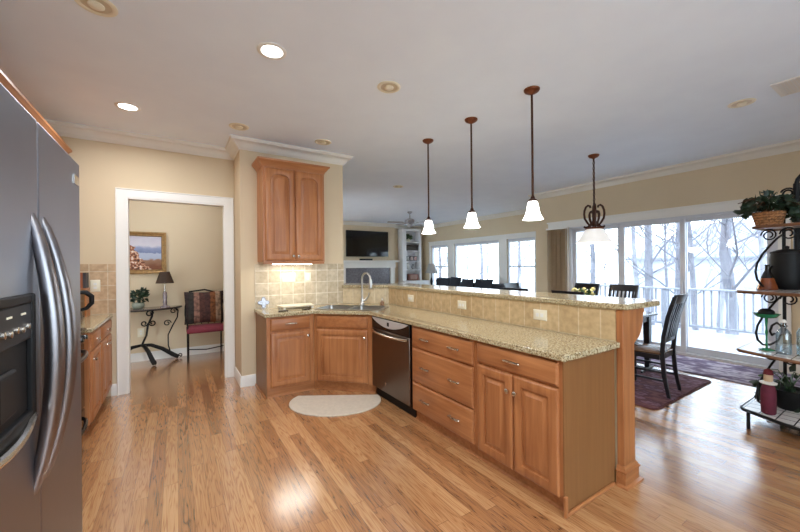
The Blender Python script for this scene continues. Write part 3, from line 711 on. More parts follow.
# drawer stack
F = FR((PX, 2.622, 0), (0, -1), (-1, 0))
t = thing('drawer_cabinet', 'maple cabinet of three stacked drawers next to the dishwasher', 'cabinet', (2.1, 2.28, 0))
carcass(t, F, 0.805, 0.515); toe(t, F, 0.805, 0.515)
for z0, z1 in ((0.675, 0.852), (0.365, 0.662), (0.055+0.055, 0.352)):
    add_drawer(t, F, 0.02, z0, 0.765, z1-z0, [0.195, 0.57], 'woody')
# end cabinet
F = FR((PX, 1.815, 0), (0, -1), (-1, 0))
t = thing('base_cabinet', 'maple cabinet with a pair of raised panel doors at the peninsula end', 'cabinet', (2.1, 1.5, 0))
carcass(t, F, 0.663, 0.515); toe(t, F, 0.663, 0.515)
add_drawer(t, F, 0.022, 0.715, 0.622, 0.137, [0.311], 'woody')
add_door(t, F, 0.022, 0.095, 0.308, 0.605, (0.281, 0.50)); add_door(t, F, 0.336, 0.095, 0.308, 0.605, (0.027, 0.50))
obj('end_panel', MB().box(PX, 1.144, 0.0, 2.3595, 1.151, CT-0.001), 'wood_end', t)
obj('end_shoe_moulding', MB().box(PX+0.012, 1.128, 0.0, 2.328, 1.1435, 0.020), 'woodx', t, 0.005)
obj('scribe_moulding', MB().box(PX-0.014, 1.127, 0.0, PX+0.008, 1.1435, 0.115), 'wood', t, 0.003)
# post and base at the end of the half wall
t = thing('bar_post', 'square maple post with a moulded foot carrying the bar end', 'post', (2.44, 1.13, 0))
obj('shaft', MB().box(2.360, 1.092, 0.125, 2.508, 1.134, 1.109), 'wood', t, 0.004)
pl = [(0, 0.0), (0.014, 0.0), (0.014, 0.082), (0.020, 0.086), (0.020, 0.096), (0.010, 0.104), (0.007, 0.116), (0, 0.124)]
w = MB(); w.sweep([(-d, z) for d, z in pl], [(2.360, 1.134), (2.360, 1.092), (2.508, 1.092), (2.508, 1.134)]); w.box(2.362, 1.094, 0.0, 2.506, 1.134, 0.124)
obj('plinth', w, 'woodx', t, smooth=0)
obj('shoe_moulding', MB().sweep([(-0.016, 0), (-0.034, 0), (-0.032, 0.010), (-0.016, 0.018)], [(2.360, 1.121), (2.360, 1.092), (2.508, 1.092), (2.508, 1.134)]), 'woodx', t)
P = [(2.511, 1.109), (2.655, 1.109), (2.655, 1.08)]+[(2.511+0.13*math.cos(a)**0.9*(1 if a < PI/2 else 0), 1.065-0.17*math.sin(a)) for a in [PI/2*i/10 for i in range(10)]]+[(2.511, 0.88)]
c = single('bar_corbel', MB().extr([(x-0.0015, 1.094, z) for x, z in P], (0, 0.04, 0)), 'wood', 'small curved maple bracket under the overhang of the granite bar', 'bracket', None, 0.002)

# granite worktop with the sink cut-out, and the raised bar
cp = [(0.775, 4.432), (0.775, 3.840), (1.292, 3.840), (1.768, 3.364), (1.768, 1.122), (1.775, 1.115), (2.3585, 1.108), (2.359, HS-HX-0.013), (1.903, 4.420), (1.903, 4.432)]
top = single('countertop', MB().prism(cp, CT, 0.905), 'granite', 'speckled granite worktop running round the sink corner and along the peninsula', 'worktop', None, 0.008)
SKU = Vector((1, -1, 0)).normalized(); SKV = Vector((1, 1, 0)).normalized(); SKC = Vector((1.785, 3.845, 0))
def sk(u, v, z): p = SKC+SKU*u+SKV*v; return (p.x, p.y, z)
def rrect(u0, v0, u1, v1, r, n=4):
    out = []
    for (cu, cv, a0) in ((u1-r, v1-r, 0), (u0+r, v1-r, PI/2), (u0+r, v0+r, PI), (u1-r, v0+r, 1.5*PI)):
        for i in range(n+1): a = a0+PI/2*i/n; out.append((cu+r*math.cos(a), cv+r*math.sin(a)))
    return out
cm = MB(); P = rrect(-0.39, -0.215, 0.39, 0.20, 0.06); cm.loops([[sk(u, v, z) for u, v in P] for z in (0.80, 1.0)])
cut(top, cm)
MAT['sink_steel'] = plain('satin_sink_steel', srgb(186, 184, 180), 0.3, 1.0, 0.03)
t = thing('kitchen_sink', 'double bowl stainless sink set in the granite corner', 'sink', sk(0, 0, 0.70))
P0 = rrect(-0.41, -0.235, 0.41, 0.22, 0.07); P1 = rrect(-0.375, -0.205, 0.375, 0.19, 0.055)
w = MB(); w.loops([[sk(u, v, z) for u, v in P] for P, z in ((P1, 0.9055), (P0, 0.9055), (P0, 0.908), (P1, 0.910), (P1, 0.9055))], False, False)
w.loops([[sk(u, v, z) for u, v in rrect(-0.02, -0.205, 0.02, 0.19, 0.01)] for z in (0.86, 0.9)])
obj('rim', w, 'sink_steel', t)
for (u0, u1) in ((-0.375, -0.02), (0.02, 0.375)):
    A = rrect(u0, -0.205, u1, 0.19, 0.05); B = rrect(u0+0.02, -0.185, u1-0.02, 0.17, 0.05)
    b = obj('bowl', MB().loops([[sk(u, v, z) for u, v in Q] for Q, z in ((A, 0.906), (A, 0.885), (B, 0.735))], False, True), 'sink_steel', t)
    q = sk((u0+u1)/2, 0, 0.7355); obj('drain', MB().lathe([(0.04, 0), (0.04, 0.004), (0.03, 0.002)], q, 16), 'chrome', b)
t = thing('faucet', 'tall brushed gooseneck faucet behind the corner sink', 'faucet', sk(0.03, 0.262, 0.905))
q = Vector(sk(0.03, 0.262, 0.905)); dd = (SKU*0.85-SKV*0.55).normalized()
MAT['faucet'] = plain('brushed_nickel', srgb(178, 176, 172), 0.3, 1.0, 0.03)
obj('base', MB().lathe([(0.034, 0), (0.034, 0.012), (0.027, 0.02), (0.024, 0.07), (0.021, 0.09)], q, 18), 'faucet', t)
pts = [q+Vector((0, 0, 0.08)), q+Vector((0, 0, 0.22)), q+Vector((0, 0, 0.325))]+[q+Vector((0, 0, 0.325))+dd*(0.085*(1-math.cos(a)))+Vector((0, 0, 0.085*math.sin(a))) for a in [PI*i/10 for i in range(1, 11)]]
obj('spout', MB().tube(pts, 0.0125, 10), 'faucet', t)
e = pts[-1]; obj('spray_head', MB().tube([e+Vector((0, 0, 0.01)), e, e-Vector((0, 0, 0.05)), e-Vector((0, 0, 0.10)), e-Vector((0, 0, 0.115))], [0.014, 0.017, 0.021, 0.025, 0.022], 12), 'faucet', t)
l0 = q+Vector((0, 0, 0.06)); ld = (SKU*1.0-SKV*0.15).normalized()
obj('lever', MB().tube([l0+ld*0.02, l0+ld*0.05+Vector((0, 0, 0.01)), l0+ld*0.09+Vector((0, 0, 0.055)), l0+ld*0.10+Vector((0, 0, 0.10))], [0.016, 0.013, 0.009, 0.007], 8), 'faucet', t)
q = sk(0.30, 0.245, 0.9095)
t = thing('soap_dispenser', 'small brown soap pump beside the faucet', 'soap dispenser', q)
obj('bottle', MB().lathe([(0.022, 0), (0.024, 0.01), (0.024, 0.04), (0.013, 0.055), (0.012, 0.065)], (q[0], q[1], 0.9055), 14), plain('brown_soap_bottle', srgb(120, 86, 60), 0.3), t)
obj('pump', MB().tube([(q[0], q[1], 0.965), (q[0], q[1], 1.0), (q[0]-0.02, q[1]-0.02, 1.004)], [0.006, 0.006, 0.005], 8), 'chrome', t)
BZ = 1.111
single('raised_counter', MB().prism([(2.342, 1.06), (2.342, 3.948), (1.899, 4.391), (1.899, 4.436), (1.936, 4.436), (1.936, 4.85), (2.12, 4.85), (2.82, 4.14), (2.82, 1.10), (2.80, 1.06), (2.765, 1.045)], BZ, BZ+0.037), 'granite', 'raised granite bar counter on top of the half wall', 'bar counter', None, 0.008)

# upper cabinet on the sink wall
UX0, UX1, UY = 0.822, 1.54, 4.118
F = FR((UX0, UY, 0), (1, 0), (0, -1)); uw = UX1-UX0
t = thing('wall_cabinet', 'maple wall cabinet with two arched doors beside the doorway', 'cabinet', ((UX0+UX1)/2, 4.28, 1.46))
obj('body', MB().box(UX0, UY, 1.46, UX1, JY-0.001, 2.545), 'wood', t, 0.0015)
dw = (uw-0.05)/2
add_door(t, F, 0.022, 1.475, dw, 1.05, (dw-0.028, 0.05), 'wood', 0.055, 0, 0.062); add_door(t, F, 0.028+dw, 1.475, dw, 1.05, (0.028, 0.05), 'wood', 0.055, 0, 0.062)
cr = [(0, 2.535), (0.006, 2.535), (0.010, 2.552), (0.028, 2.572), (0.046, 2.596), (0.056, 2.604), (0.058, 2.622), (0, 2.622)]
w = MB(); w.sweep([(-d, z) for d, z in cr], [(UX0, JY-0.002), (UX0, UY), (UX1, UY), (UX1, JY-0.002)]); w.box(UX0, UY, 2.546, UX1, JY-0.002, 2.62)
obj('crown_moulding', w, 'woodx', t, smooth=30)
obj('light_rail', MB().box(UX0+0.003, UY+0.004, 1.435, UX1-0.003, UY+0.02, 1.459), 'woodx', t)
t = thing('under_cabinet_light', 'slim lit light bar under the wall cabinet', 'light', (1.18, 4.25, 1.43))
obj('housing', MB().box(0.95, 4.20, 1.438, 1.42, 4.31, 1.459), 'trim', t); obj('diffuser', MB().box(0.96, 4.21, 1.430, 1.41, 4.30, 1.4375), 'lamp_on', t)
l = light('lamp', 'AREA', (1.185, 4.255, 1.428), 1.2, (1.0, 0.95, 0.84), t, 0.44, shape='RECTANGLE'); l.data.size_y = 0.08

# switch and outlet plates
n = (0, -1)
plate(FR((1.185, JY-0.0105, 1.265), (1, 0), n), 0.165, 0.12, 'switch3', 'ivory triple switch plate on the tile under the wall cabinet', 'switch plate')
plate(FR((1.43, JY-0.0105, 1.265), (1, 0), n), 0.075, 0.12, 'outlet', 'ivory outlet plate on the tile right of the triple switch', 'outlet plate')
for i, (y, lb) in enumerate(((3.45, 'ivory outlet on the bar tile farthest from the bar post'), (2.56, 'ivory outlet in the middle of the bar tile'), (1.685, 'ivory outlet on the bar tile nearest the bar post'))):
    plate(FR((HX-0.0105, y, 1.012), (0, -1), (-1, 0)), 0.12, 0.082, 'outlet_h', lb, 'outlet plate', 'outlets along the bar backsplash')
plate(FR((-0.735, DY-0.0105, 1.215), (1, 0), n), 0.085, 0.13, 'outlet', 'ivory outlet on the tan tile left of the doorway', 'outlet plate')

# small things on the sink counter
MAT['blue_white'] = plain('blue_white_glaze', srgb(196, 206, 222), 0.2, 0, 0.35, 60)
P = []
for i in range(40):
    a = 2*PI*i/40; r = 0.048+0.016*math.cos(4*a); P.append((r*math.cos(a), r*math.sin(a)))
t = thing('ceramic_trivet', 'blue and white four lobed ceramic tile leaning on the backsplash', 'trivet', (0.87, 4.40, 0.906))
Mx = Matrix.Translation((0.875, 4.392, 0.976)) @ Matrix.Rotation(math.radians(80), 4, 'X')
obj('body', MB().loops([[(x*k, y*k, z) for x, y in P] for k, z in ((0.96, 0), (1, 0.004), (0.97, 0.012))]).xf(Mx), 'blue_white', t)
obj('rim', MB().tube([(x*1.0, y*1.0, 0.008) for x, y in P], 0.004, 6, True).xf(Mx), plain('blue_glaze', srgb(96, 112, 150), 0.25), t)
obj('stand', MB().box(0.85, 4.385, 0.906, 0.90, 4.42, 0.916), 'trim', t)
t = thing('cutting_board', 'pale cutting board resting on the counter below the outlet plates', 'cutting board', (1.20, 4.25, 0.906))
obj('board', MB().prism([(1.03, 4.10), (1.40, 4.10), (1.43, 4.34), (1.00, 4.34)], 0.930, 0.945), plain('pale_board', srgb(214, 204, 180), 0.5), t, 0.004)
for x, y in ((1.05, 4.12), (1.38, 4.12), (1.04, 4.31), (1.39, 4.31)): obj('foot', MB().lathe([(0.012, 0), (0.012, 0.024)], (x, y, 0.906), 10), 'trim', t)
for (x, y, a, lb) in ((1.00, 3.98, 0.15, 'black phone lying on the granite near the counter front'), (1.265, 3.99, 0.35, 'small black remote on the granite beside the sink rim')):
    M_ = Matrix.Translation((x, y, 0.906)) @ Matrix.Rotation(a, 4, 'Z')
    single('remote_control' if 'remote' in lb else 'phone', MB().box(-0.05, -0.022, 0, 0.05, 0.022, 0.012).xf(M_), 'black_gloss', lb, 'remote' if 'remote' in lb else 'phone', None, 0.004)
# half-round mat on the floor
c = Vector((1.435, 3.50)); u = Vector((1, -0.62)).normalized(); v = Vector((-u.y*-1, u.x*-1)); v = Vector((u.y, -u.x))
P = []
for i in range(33):
    a = -0.42+(PI+0.84)*i/32; ku = -0.47*math.cos(a); kv = 0.10+0.37*math.sin(a); P.append((c.x+u.x*ku+v.x*kv, c.y+u.y*ku+v.y*kv))
t = single('floor_mat', MB().prism(P, 0.0005, 0.012), 'mat', 'cream half round mat on the floor before the sink', 'mat', None, 0.004)

# ================================================================== KITCHEN: RANGE SIDE
FX = -0.285
t = thing('refrigerator', 'dark stainless side by side refrigerator with curved handles and door dispenser', 'refrigerator', (-0.75, 1.2, 0))
obj('body', MB().box(-1.22, 0.745, 0.02, -0.365, 1.645, 1.75), plain('fridge_side', srgb(70, 68, 70), 0.5, 0.2), t, 0.004)
obj('kick_grille', MB().box(-0.40, 0.76, 0.005, -0.345, 1.63, 0.09), 'black', t)
dl = obj('door', MB().box(-0.36, 0.742, 0.10, FX, 1.2045, 1.768), 'dark_steel', t, 0.006, seg=3)
dr = obj('door', MB().box(-0.36, 1.2085, 0.10, FX, 1.650, 1.768), 'dark_steel', t, 0.006, seg=3)
obj('hinge_cover', MB().box(-0.50, 1.56, 1.7505, -0.37, 1.64, 1.775), 'black', t, 0.004)
for d_, yy, s, bo in ((dl, 1.165, -1, 0.043), (dr, 1.246, 1, 0.050)):
    pts = []; rs = []
    for i in range(25):
        q = i/24; b = math.sin(PI*q)**0.8
        pts.append((FX-0.006+bo*b, yy+s*0.004*b, 0.87+0.66*q)); rs.append(0.010+0.009*b)
    obj('handle', MB().tube(pts, rs, 12), 'handle_steel', d_)
obj('badge', MB().box(FX-0.001, 1.555, 1.685, FX+0.004, 1.615, 1.715), 'chrome', dr)
w = MB(); y0, y1, z0, z1 = 0.80, 1.135, 1.055, 1.345
w.box(FX-0.002, y0, z0, FX+0.012, y0+0.02, z1); w.box(FX-0.002, y1-0.022, z0, FX+0.012, y1, z1); w.box(FX-0.002, y0+0.02, z1-0.02, FX+0.012, y1-0.022, z1); w.box(FX-0.002, y0+0.02, z0, FX+0.012, y1-0.022, z0+0.03)
ds = obj('dispenser', w, 'black', dl, 0.004, label='black ice and water dispenser')
t2 = dl
obj('dispenser_recess', MB().box(FX-0.002, y0+0.02, z0+0.03, FX+0.001, y1-0.022, 1.245), 'black', dl)
pn = obj('control_panel', MB().box(FX-0.002, y0+0.02, 1.245, FX+0.009, y1-0.022, z1-0.02), plain('panel_grey', srgb(34, 34, 36), 0.5, spec=0.3), dl, 0.003, label='dark grey control panel with small buttons')
for i in range(8): obj('button', MB().lathe([(0.0075, 0), (0.007, 0.006), (0.002, 0.007)], (0, 0, 0), 10).xf(FR((FX+0.008, 0.855+i*0.033, 1.272+0.003*(i % 2)), (0, 1), (1, 0))), 'chrome', dl)
for i in range(3): obj('indicator_strip', MB().box(FX+0.008, 0.90+i*0.075, 1.303, FX+0.0105, 0.925+i*0.075, 1.307), 'plate', dl)
obj('dispenser_paddle', MB().box(FX+0.0, 0.93, 1.11, FX+0.012, 1.02, 1.20), 'black', dl, 0.006)
w = MB(); w.tube([(FX+0.006+0.016*math.sin(PI*i/12), 0.80+0.325*i/12, 1.066-0.010*math.sin(PI*i/12)) for i in range(13)], 0.009, 8)
obj('dispenser_tray', w, 'chrome', dl, label='curved silver drip tray lip')

# wall cabinets over the range, only their crown shows over the refrigerator
t = thing('wall_cabinet', 'long maple wall cabinet whose crown shows above the refrigerator', 'cabinet', (-1.10, 3.6, 1.47))
LB = [(2.55, 3.66), (3.66, 4.80)]
obj('body', MB().box(-1.279, 2.55, 1.80, -0.95, 4.80, 2.545), 'wood', t)
for i in range(5):
    F = FR((-0.95, 2.57+i*0.446, 0), (0, 1), (1, 0)); add_door(t, F, 0, 1.82, 0.43, 0.70, (0.03, 0.05), 'wood', 0.05)
w = MB(); w.sweep([(-d, z) for d, z in cr], [(-1.279, 2.55), (-0.95, 2.55), (-0.95, 4.80), (-1.279, 4.80)][::-1] if False else [(-0.95, 2.55), (-0.95, 4.80), (-1.279, 4.80)][::1])
w2 = MB()
w2.sweep([(-d, z) for d, z in cr], [(-1.279, 2.55), (-0.95, 2.55), (-0.95, 4.80), (-1.279, 4.80)]); w.bm.free(); w2.box(-1.279, 2.551, 2.546, -0.951, 4.799, 2.62)
obj('crown_moulding', w2, 'woody', t, smooth=30)
# base cabinets beside the doorway
t = thing('base_cabinet', 'maple base cabinet against the doorway wall on the range side', 'cabinet', (-0.9, 4.6, 0))
F = FR((-0.615, 4.285, 0), (0, 1), (1, 0)); carcass(t, F, 0.655, 0.66); obj('toe_kick', MB().box(0, 0, -0.6, 0.655, 0.10, -0.06).xf(F), 'woody', t)
add_drawer(t, F, 0.025, 0.715, 0.60, 0.135, [], 'woody'); d1 = [c for c in t.children if c.name.startswith('drawer')][0]; obj('knob', knob_mb(0.325, 0.78).xf(F), 'chrome', d1)
add_door(t, F, 0.025, 0.115, 0.295, 0.585, (0.265, 0.52)); add_door(t, F, 0.33, 0.115, 0.295, 0.585, (0.03, 0.52))
t = thing('base_cabinet', 'narrow maple base cabinet next to the range', 'cabinet', (-0.9, 4.05, 0))
F = FR((-0.615, 3.835, 0), (0, 1), (1, 0)); carcass(t, F, 0.445, 0.66); obj('toe_kick', MB().box(0, 0, -0.6, 0.445, 0.10, -0.06).xf(F), 'woody', t)
add_drawer(t, F, 0.025, 0.715, 0.395, 0.135, [], 'woody'); d1 = [c for c in t.children if c.name.startswith('drawer')][0]; obj('knob', knob_mb(0.2225, 0.78).xf(F), 'chrome', d1)
add_door(t, F, 0.025, 0.115, 0.395, 0.585, (0.03, 0.52))
single('countertop', MB().box(-1.279, 3.832, CT, -0.588, 4.939, 0.905), 'granite', 'short granite worktop between the range and the doorway wall', 'worktop', None, 0.008)
# range
t = thing('range_stove', 'black freestanding range with steel oven handle beyond the refrigerator', 'range', (-0.9, 3.45, 0))
obj('body', MB().box(-1.25, 3.065, 0.02, -0.68, 3.825, 0.895), 'black', t, 0.004)
obj('cooktop', MB().box(-1.25, 3.063, 0.896, -0.625, 3.827, 0.915), 'black_gloss', t, 0.004)
obj('control_panel', MB().box(-0.68, 3.066, 0.80, -0.635, 3.824, 0.90), 'steel', t, 0.008)
for i in range(5): obj('knob', MB().lathe([(0.02, 0), (0.02, 0.02), (0.014, 0.03)], (0, 0, 0), 14).xf(FR((-0.635, 3.16+i*0.145, 0.85), (0, 1), (1, 0))), 'black_gloss', t)
od = obj('oven_door', MB().box(-0.68, 3.07, 0.27, -0.64, 3.82, 0.79), 'black_gloss', t, 0.008)
obj('handle', MB().tube([(-0.64+0.055*math.sin(PI*i/14)**0.5, 3.10+0.66*i/14, 0.735) for i in range(15)], 0.014, 10), 'handle_steel', od)
wd = obj('warming_drawer', MB().box(-0.68, 3.07, 0.06, -0.64, 3.82, 0.26), 'black_gloss', t, 0.008)
obj('handle', MB().tube([(-0.64+0.05*math.sin(PI*i/14)**0.5, 3.14+0.60*i/14, 0.20) for i in range(15)], 0.014, 10), 'black_gloss', wd)
for (x, y) in ((-0.78, 3.25), (-0.78, 3.63), (-1.07, 3.25), (-1.07, 3.63)):
    w = MB()
    for k in range(4):
        a = k*PI/2; w.tube([(x+0.02*math.cos(a), y+0.02*math.sin(a), 0.93), (x+0.12*math.cos(a), y+0.12*math.sin(a), 0.93), (x+0.12*math.cos(a), y+0.12*math.sin(a), 0.914)], 0.006, 6)
    w.tube([(x+0.07*math.cos(2*PI*j/16), y+0.07*math.sin(2*PI*j/16), 0.93) for j in range(16)], 0.006, 6, True)
    obj('burner_grate', w, 'iron', t)
# kettle on the worktop
kx, ky = -0.79, 4.12
t = thing('kettle', 'steel kettle with a black loop handle on the worktop by the range', 'kettle', (kx, ky, 0.906))
obj('body', MB().lathe([(0.075, 0), (0.088, 0.012), (0.090, 0.06), (0.080, 0.13), (0.064, 0.19), (0.055, 0.205)], (kx, ky, 0.906), 24), 'steel', t)
obj('lid', MB().lathe([(0.055, 0), (0.045, 0.012), (0.012, 0.02), (0.014, 0.04), (0.004, 0.045)], (kx, ky, 1.1115), 20), 'black', t)
obj('handle', MB().tube([(kx+0.02, ky+0.02, 1.13), (kx+0.055, ky+0.03, 1.19), (kx+0.105, ky+0.04, 1.19), (kx+0.145, ky+0.045, 1.15), (kx+0.145, ky+0.045, 1.09), (kx+0.11, ky+0.035, 1.045), (kx+0.06, ky+0.03, 1.03)], [0.014, 0.020, 0.021, 0.021, 0.019, 0.016, 0.012], 10), 'black', t)
obj('spout', MB().tube([(kx-0.06, ky-0.02, 0.97), (kx-0.10, ky-0.035, 1.02), (kx-0.12, ky-0.04, 1.07)], [0.02, 0.015, 0.011], 10), 'steel', t)
# small shelf with books standing behind the kettle
t = thing('counter_shelf', 'small wooden shelf rack standing on the worktop against the tile', 'shelf', (-0.98, 4.85, 0.906))
for x in (-1.12, -0.785): obj('side_panel', MB().box(x-0.008, 4.76, 0.906, x+0.008, 4.935, 1.185), 'wood', t)
obj('shelf', MB().box(-1.128, 4.76, 1.186, -0.776, 4.935, 1.200), 'woodx', t)
for i, (c_, lb) in enumerate((((150, 84, 50), 'rust coloured cookbook nearest the doorway outlet'), ((60, 56, 60), 'dark spined cookbook beside the rust coloured one'), ((176, 120, 84), 'tan cookbook standing on the small shelf'), ((120, 60, 44), 'dark red cookbook at the inner end of the small shelf'))):
    x = (-0.823, -0.797, -0.849, -0.875)[i]
    t = thing('book', lb, 'book', (x, 4.85, 1.2005), 'cookbooks behind the kettle')
    mt = plain('book_cover', srgb(*c_), 0.6)
    w = MB(); w.box(x-0.012, 4.79, 1.2005, x-0.009, 4.925, 1.36); w.box(x+0.009, 4.79, 1.2005, x+0.012, 4.925, 1.36); w.box(x-0.012, 4.786, 1.2005, x+0.012, 4.79, 1.36)
    obj('cover', w, mt, t); obj('pages', MB().box(x-0.009, 4.791, 1.203, x+0.009, 4.922, 1.356), 'plate', t)

# ================================================================== CEILING FIXTURES
def can_light(name_label, x, y, on, power=CAN_W, col=CAN_COL):
    t = thing('recessed_light', name_label, 'ceiling light', (x, y, CZ), 'recessed ceiling lights')
    obj('trim_ring', MB().lathe([(0.072, 0), (0.098, 0), (0.098, -0.004), (0.092, -0.008), (0.076, -0.008), (0.070, -0.004), (0.072, 0)], (x, y, CZ), 28, False), 'trim' if on else 'plate', t)
    obj('reflector', MB().lathe([(0.071, -0.003), (0.060, -0.0012), (0.002, -0.001)], (x, y, CZ), 28, False), 'lamp_on' if on else 'lamp_off', t)
    if not on: obj('bulb', MB().sphere((x, y, CZ-0.008), (0.040, 0.040, 0.014), 16, 7), 'plate', t)
    if on:
        l = light('lamp', 'AREA', (x, y, CZ-0.012), power, col, t, 0.15, spread=2.9)
    return t
can_light('bright recessed ceiling light nearer the camera of the two that glow', 0.572, 2.513, True)
can_light('bright recessed ceiling light near the crown above the range cabinets', -0.365, 4.08, True)
can_light('unlit recessed ceiling light at the top edge above the refrigerator', -0.37, 2.59, False)
can_light('unlit recessed ceiling light between the bright one and the pendants', 1.513, 2.505, False)
can_light('unlit recessed ceiling light in front of the crown corner by the doorway', 0.575, 4.047, False)
can_light('unlit recessed ceiling light in front of the wall cabinet', 1.50, 4.03, False)
can_light('small distant unlit recessed light in the living room ceiling', 3.54, 5.56, False)
can_light('tan recessed light in the dining ceiling near the slider wall', 4.48, 1.02, False)
for (x, y, lb) in ((0.572, 0.95, 'lit recessed ceiling light above the camera spot'), (-0.2, -0.6, 'lit recessed ceiling light behind the camera by the refrigerator'), (0.9, -0.9, 'lit recessed ceiling light farthest behind the camera')):  # out-of-view lamps added to light the kitchen
    can_light(lb, x, y, True)
t = thing('ceiling_vent', 'white louvred ceiling vent above the wire rack', 'vent', (4.45, 0.62, CZ))
w = MB(); vx, vy = 4.42, 0.66
w.box(vx-0.19, vy-0.13, CZ-0.008, vx+0.19, vy-0.10, CZ-0.0005); w.box(vx-0.19, vy+0.10, CZ-0.008, vx+0.19, vy+0.13, CZ-0.0005); w.box(vx-0.19, vy-0.10, CZ-0.008, vx-0.16, vy+0.10, CZ-0.0005); w.box(vx+0.16, vy-0.10, CZ-0.008, vx+0.19, vy+0.10, CZ-0.0005)
obj('frame', w, 'trim', t, 0.002)
w = MB()
for i in range(9): y = vy-0.09+i*0.0215; w.extr([(vx-0.16, y, CZ-0.001), (vx-0.16, y+0.014, CZ-0.010), (vx-0.16, y+0.016, CZ-0.010), (vx-0.16, y+0.002, CZ-0.001)], (0.32, 0, 0))
obj('louvre', w, 'trim', t)

def pendant(x, y, label):
    t = thing('pendant_light', label, 'pendant light', (x, y, CZ), 'pendants over the bar')
    obj('canopy', MB().lathe([(0.066, 0), (0.066, -0.008), (0.058, -0.020), (0.035, -0.034), (0.014, -0.042), (0.006, -0.05)], (x, y, CZ), 24), 'bronze', t)
    obj('rod', MB().tube([(x, y, CZ-0.045), (x, y, 1.985)], 0.0095, 10), 'bronze_dark', t)
    obj('cap', MB().lathe([(0.010, 0.045), (0.016, 0.035), (0.020, 0.02), (0.033, 0.012), (0.036, 0), (0.034, -0.006)], (x, y, 1.945), 20), 'bronze_dark', t)
    prof = [(0.032, 0), (0.040, -0.012), (0.046, -0.04), (0.052, -0.08), (0.062, -0.115), (0.076, -0.142), (0.084, -0.154)]
    pr = prof+[(r-0.004, z) for r, z in prof[::-1]]
    obj('lamp_shade', MB().lathe(pr, (x, y, 1.941), 28, False), 'shade', t, smooth=60, label='lit white glass bell shade')
    obj('bulb', MB().sphere((x, y, 1.86), (0.028, 0.028, 0.04), 12, 8), 'lamp_on', t)
    light('lamp', 'POINT', (x, y, 1.80), PEND_W, PEND_COL, t, 0.05)
for x, y, lb in ((2.575, 1.90, 'bronze pendant with lit bell shade nearest the bar post'), (2.565, 2.62, 'middle one of the three bronze pendants over the bar'), (2.55, 3.33, 'bronze pendant with lit bell shade farthest along the bar')): pendant(x, y, lb)
cx, cy = 4.85, 2.60
t = thing('chandelier', 'bronze chandelier with scrolled cage and lit glass bowl over the dining table', 'chandelier', (cx, cy, CZ), None)
obj('canopy', MB().lathe([(0.070, 0), (0.070, -0.01), (0.055, -0.03), (0.02, -0.045), (0.008, -0.06)], (cx, cy, CZ), 24), 'bronze', t)
w = MB(); n = 17; zz = CZ-0.055; L_ = (zz-2.235)/n
for i in range(n):
    zc = zz-L_*(i+0.5); k = i % 2
    w.tube([(cx+(0.011*math.cos(a) if k == 0 else 0), cy+(0.011*math.cos(a) if k else 0), zc+L_*0.62*math.sin(a)) for a in [2*PI*j/10 for j in range(10)]], 0.0065, 5, True)
obj('chain', w, 'bronze_dark', t)
obj('stem', MB().lathe([(0.006, 2.245), (0.016, 2.235), (0.012, 2.20), (0.010, 2.15), (0.022, 2.10), (0.014, 2.06), (0.026, 2.00), (0.035, 1.965), (0.028, 1.93), (0.018, 1.90)], (cx, cy, 0), 16), 'bronze_dark', t)
for k in range(4):
    a = k*PI/2+0.6; du = Vector((math.cos(a), math.sin(a), 0)); dz = Vector((0, 0, 1)); C0 = Vector((cx, cy, 0))
    pts = [C0+du*r+dz*z for r, z in ((0.045, 2.175), (0.05, 2.20), (0.075, 2.212), (0.10, 2.19), (0.118, 2.14), (0.122, 2.09), (0.115, 2.03), (0.085, 1.975), (0.06, 1.94), (0.075, 1.915), (0.11, 1.905), (0.125, 1.925))]
    obj('scroll_arm', MB().tube(pts, 0.0145, 7), 'bronze_dark', t)
for k in range(4):
    a = k*PI/2+0.6+PI/4; du = Vector((math.cos(a), math.sin(a), 0)); dz = Vector((0, 0, 1)); C0 = Vector((cx, cy, 0))
    pts = [C0+du*r+dz*z for r, z in ((0.03, 2.10), (0.045, 2.13), (0.07, 2.12), (0.082, 2.08), (0.075, 2.02), (0.055, 1.97), (0.06, 1.925), (0.085, 1.91))]
    obj('inner_scroll', MB().tube(pts, 0.010, 6), 'bronze_dark', t)
obj('fitter', MB().lathe([(0.08, 0.022), (0.115, 0.016), (0.118, 0.0), (0.09, -0.008)], (cx, cy, 1.885), 24), 'bronze', t)
prof = [(0.095, 0), (0.12, -0.02), (0.145, -0.06), (0.165, -0.10), (0.19, -0.14), (0.225, -0.18), (0.232, -0.19)]
obj('lamp_shade', MB().lathe(prof+[(r-0.005, z) for r, z in prof[::-1]], (cx, cy, 1.882), 32, False), 'shade_soft', t, smooth=60, label='lit white glass bell bowl')
obj('bulb', MB().sphere((cx, cy, 1.78), 0.035, 12, 8), 'lamp_on', t)
light('lamp', 'POINT', (cx, cy, 1.68), 14.0, (1.0, 0.86, 0.66), t, 0.08)

# ================================================================== HALL BEYOND THE DOORWAY
HY = 6.55
t = thing('framed_painting', 'gilt framed coast landscape painting on the hall wall', 'painting', (-0.46, HY-0.02, 1.63))
px0, px1, pz0, pz1 = -0.80, -0.125, 1.315, 1.95
w = MB(); rings = []
fp = [(0, 0.0), (0, 0.03), (0.02, 0.036), (0.04, 0.024), (0.055, 0.028), (0.066, 0.014), (0.066, 0.0)]
for (x, z, mx, mz) in ((px0, pz0, 1, 1), (px1, pz0, -1, 1), (px1, pz1, -1, -1), (px0, pz1, 1, -1)):
    rings.append([(x+mx*d, HY-0.001-q, z+mz*d) for d, q in fp])
rings.append(rings[0]); w.loops(rings, False, False)
obj('frame', w, plain('gilt_frame', srgb(150, 116, 70), 0.4, 0.4, 0.25, 30), t)
MAT['painting'] = painting_mat()
obj('canvas', MB().box(px0+0.06, HY-0.012, pz0+0.06, px1-0.06, HY-0.002, pz1-0.06), 'painting', t)
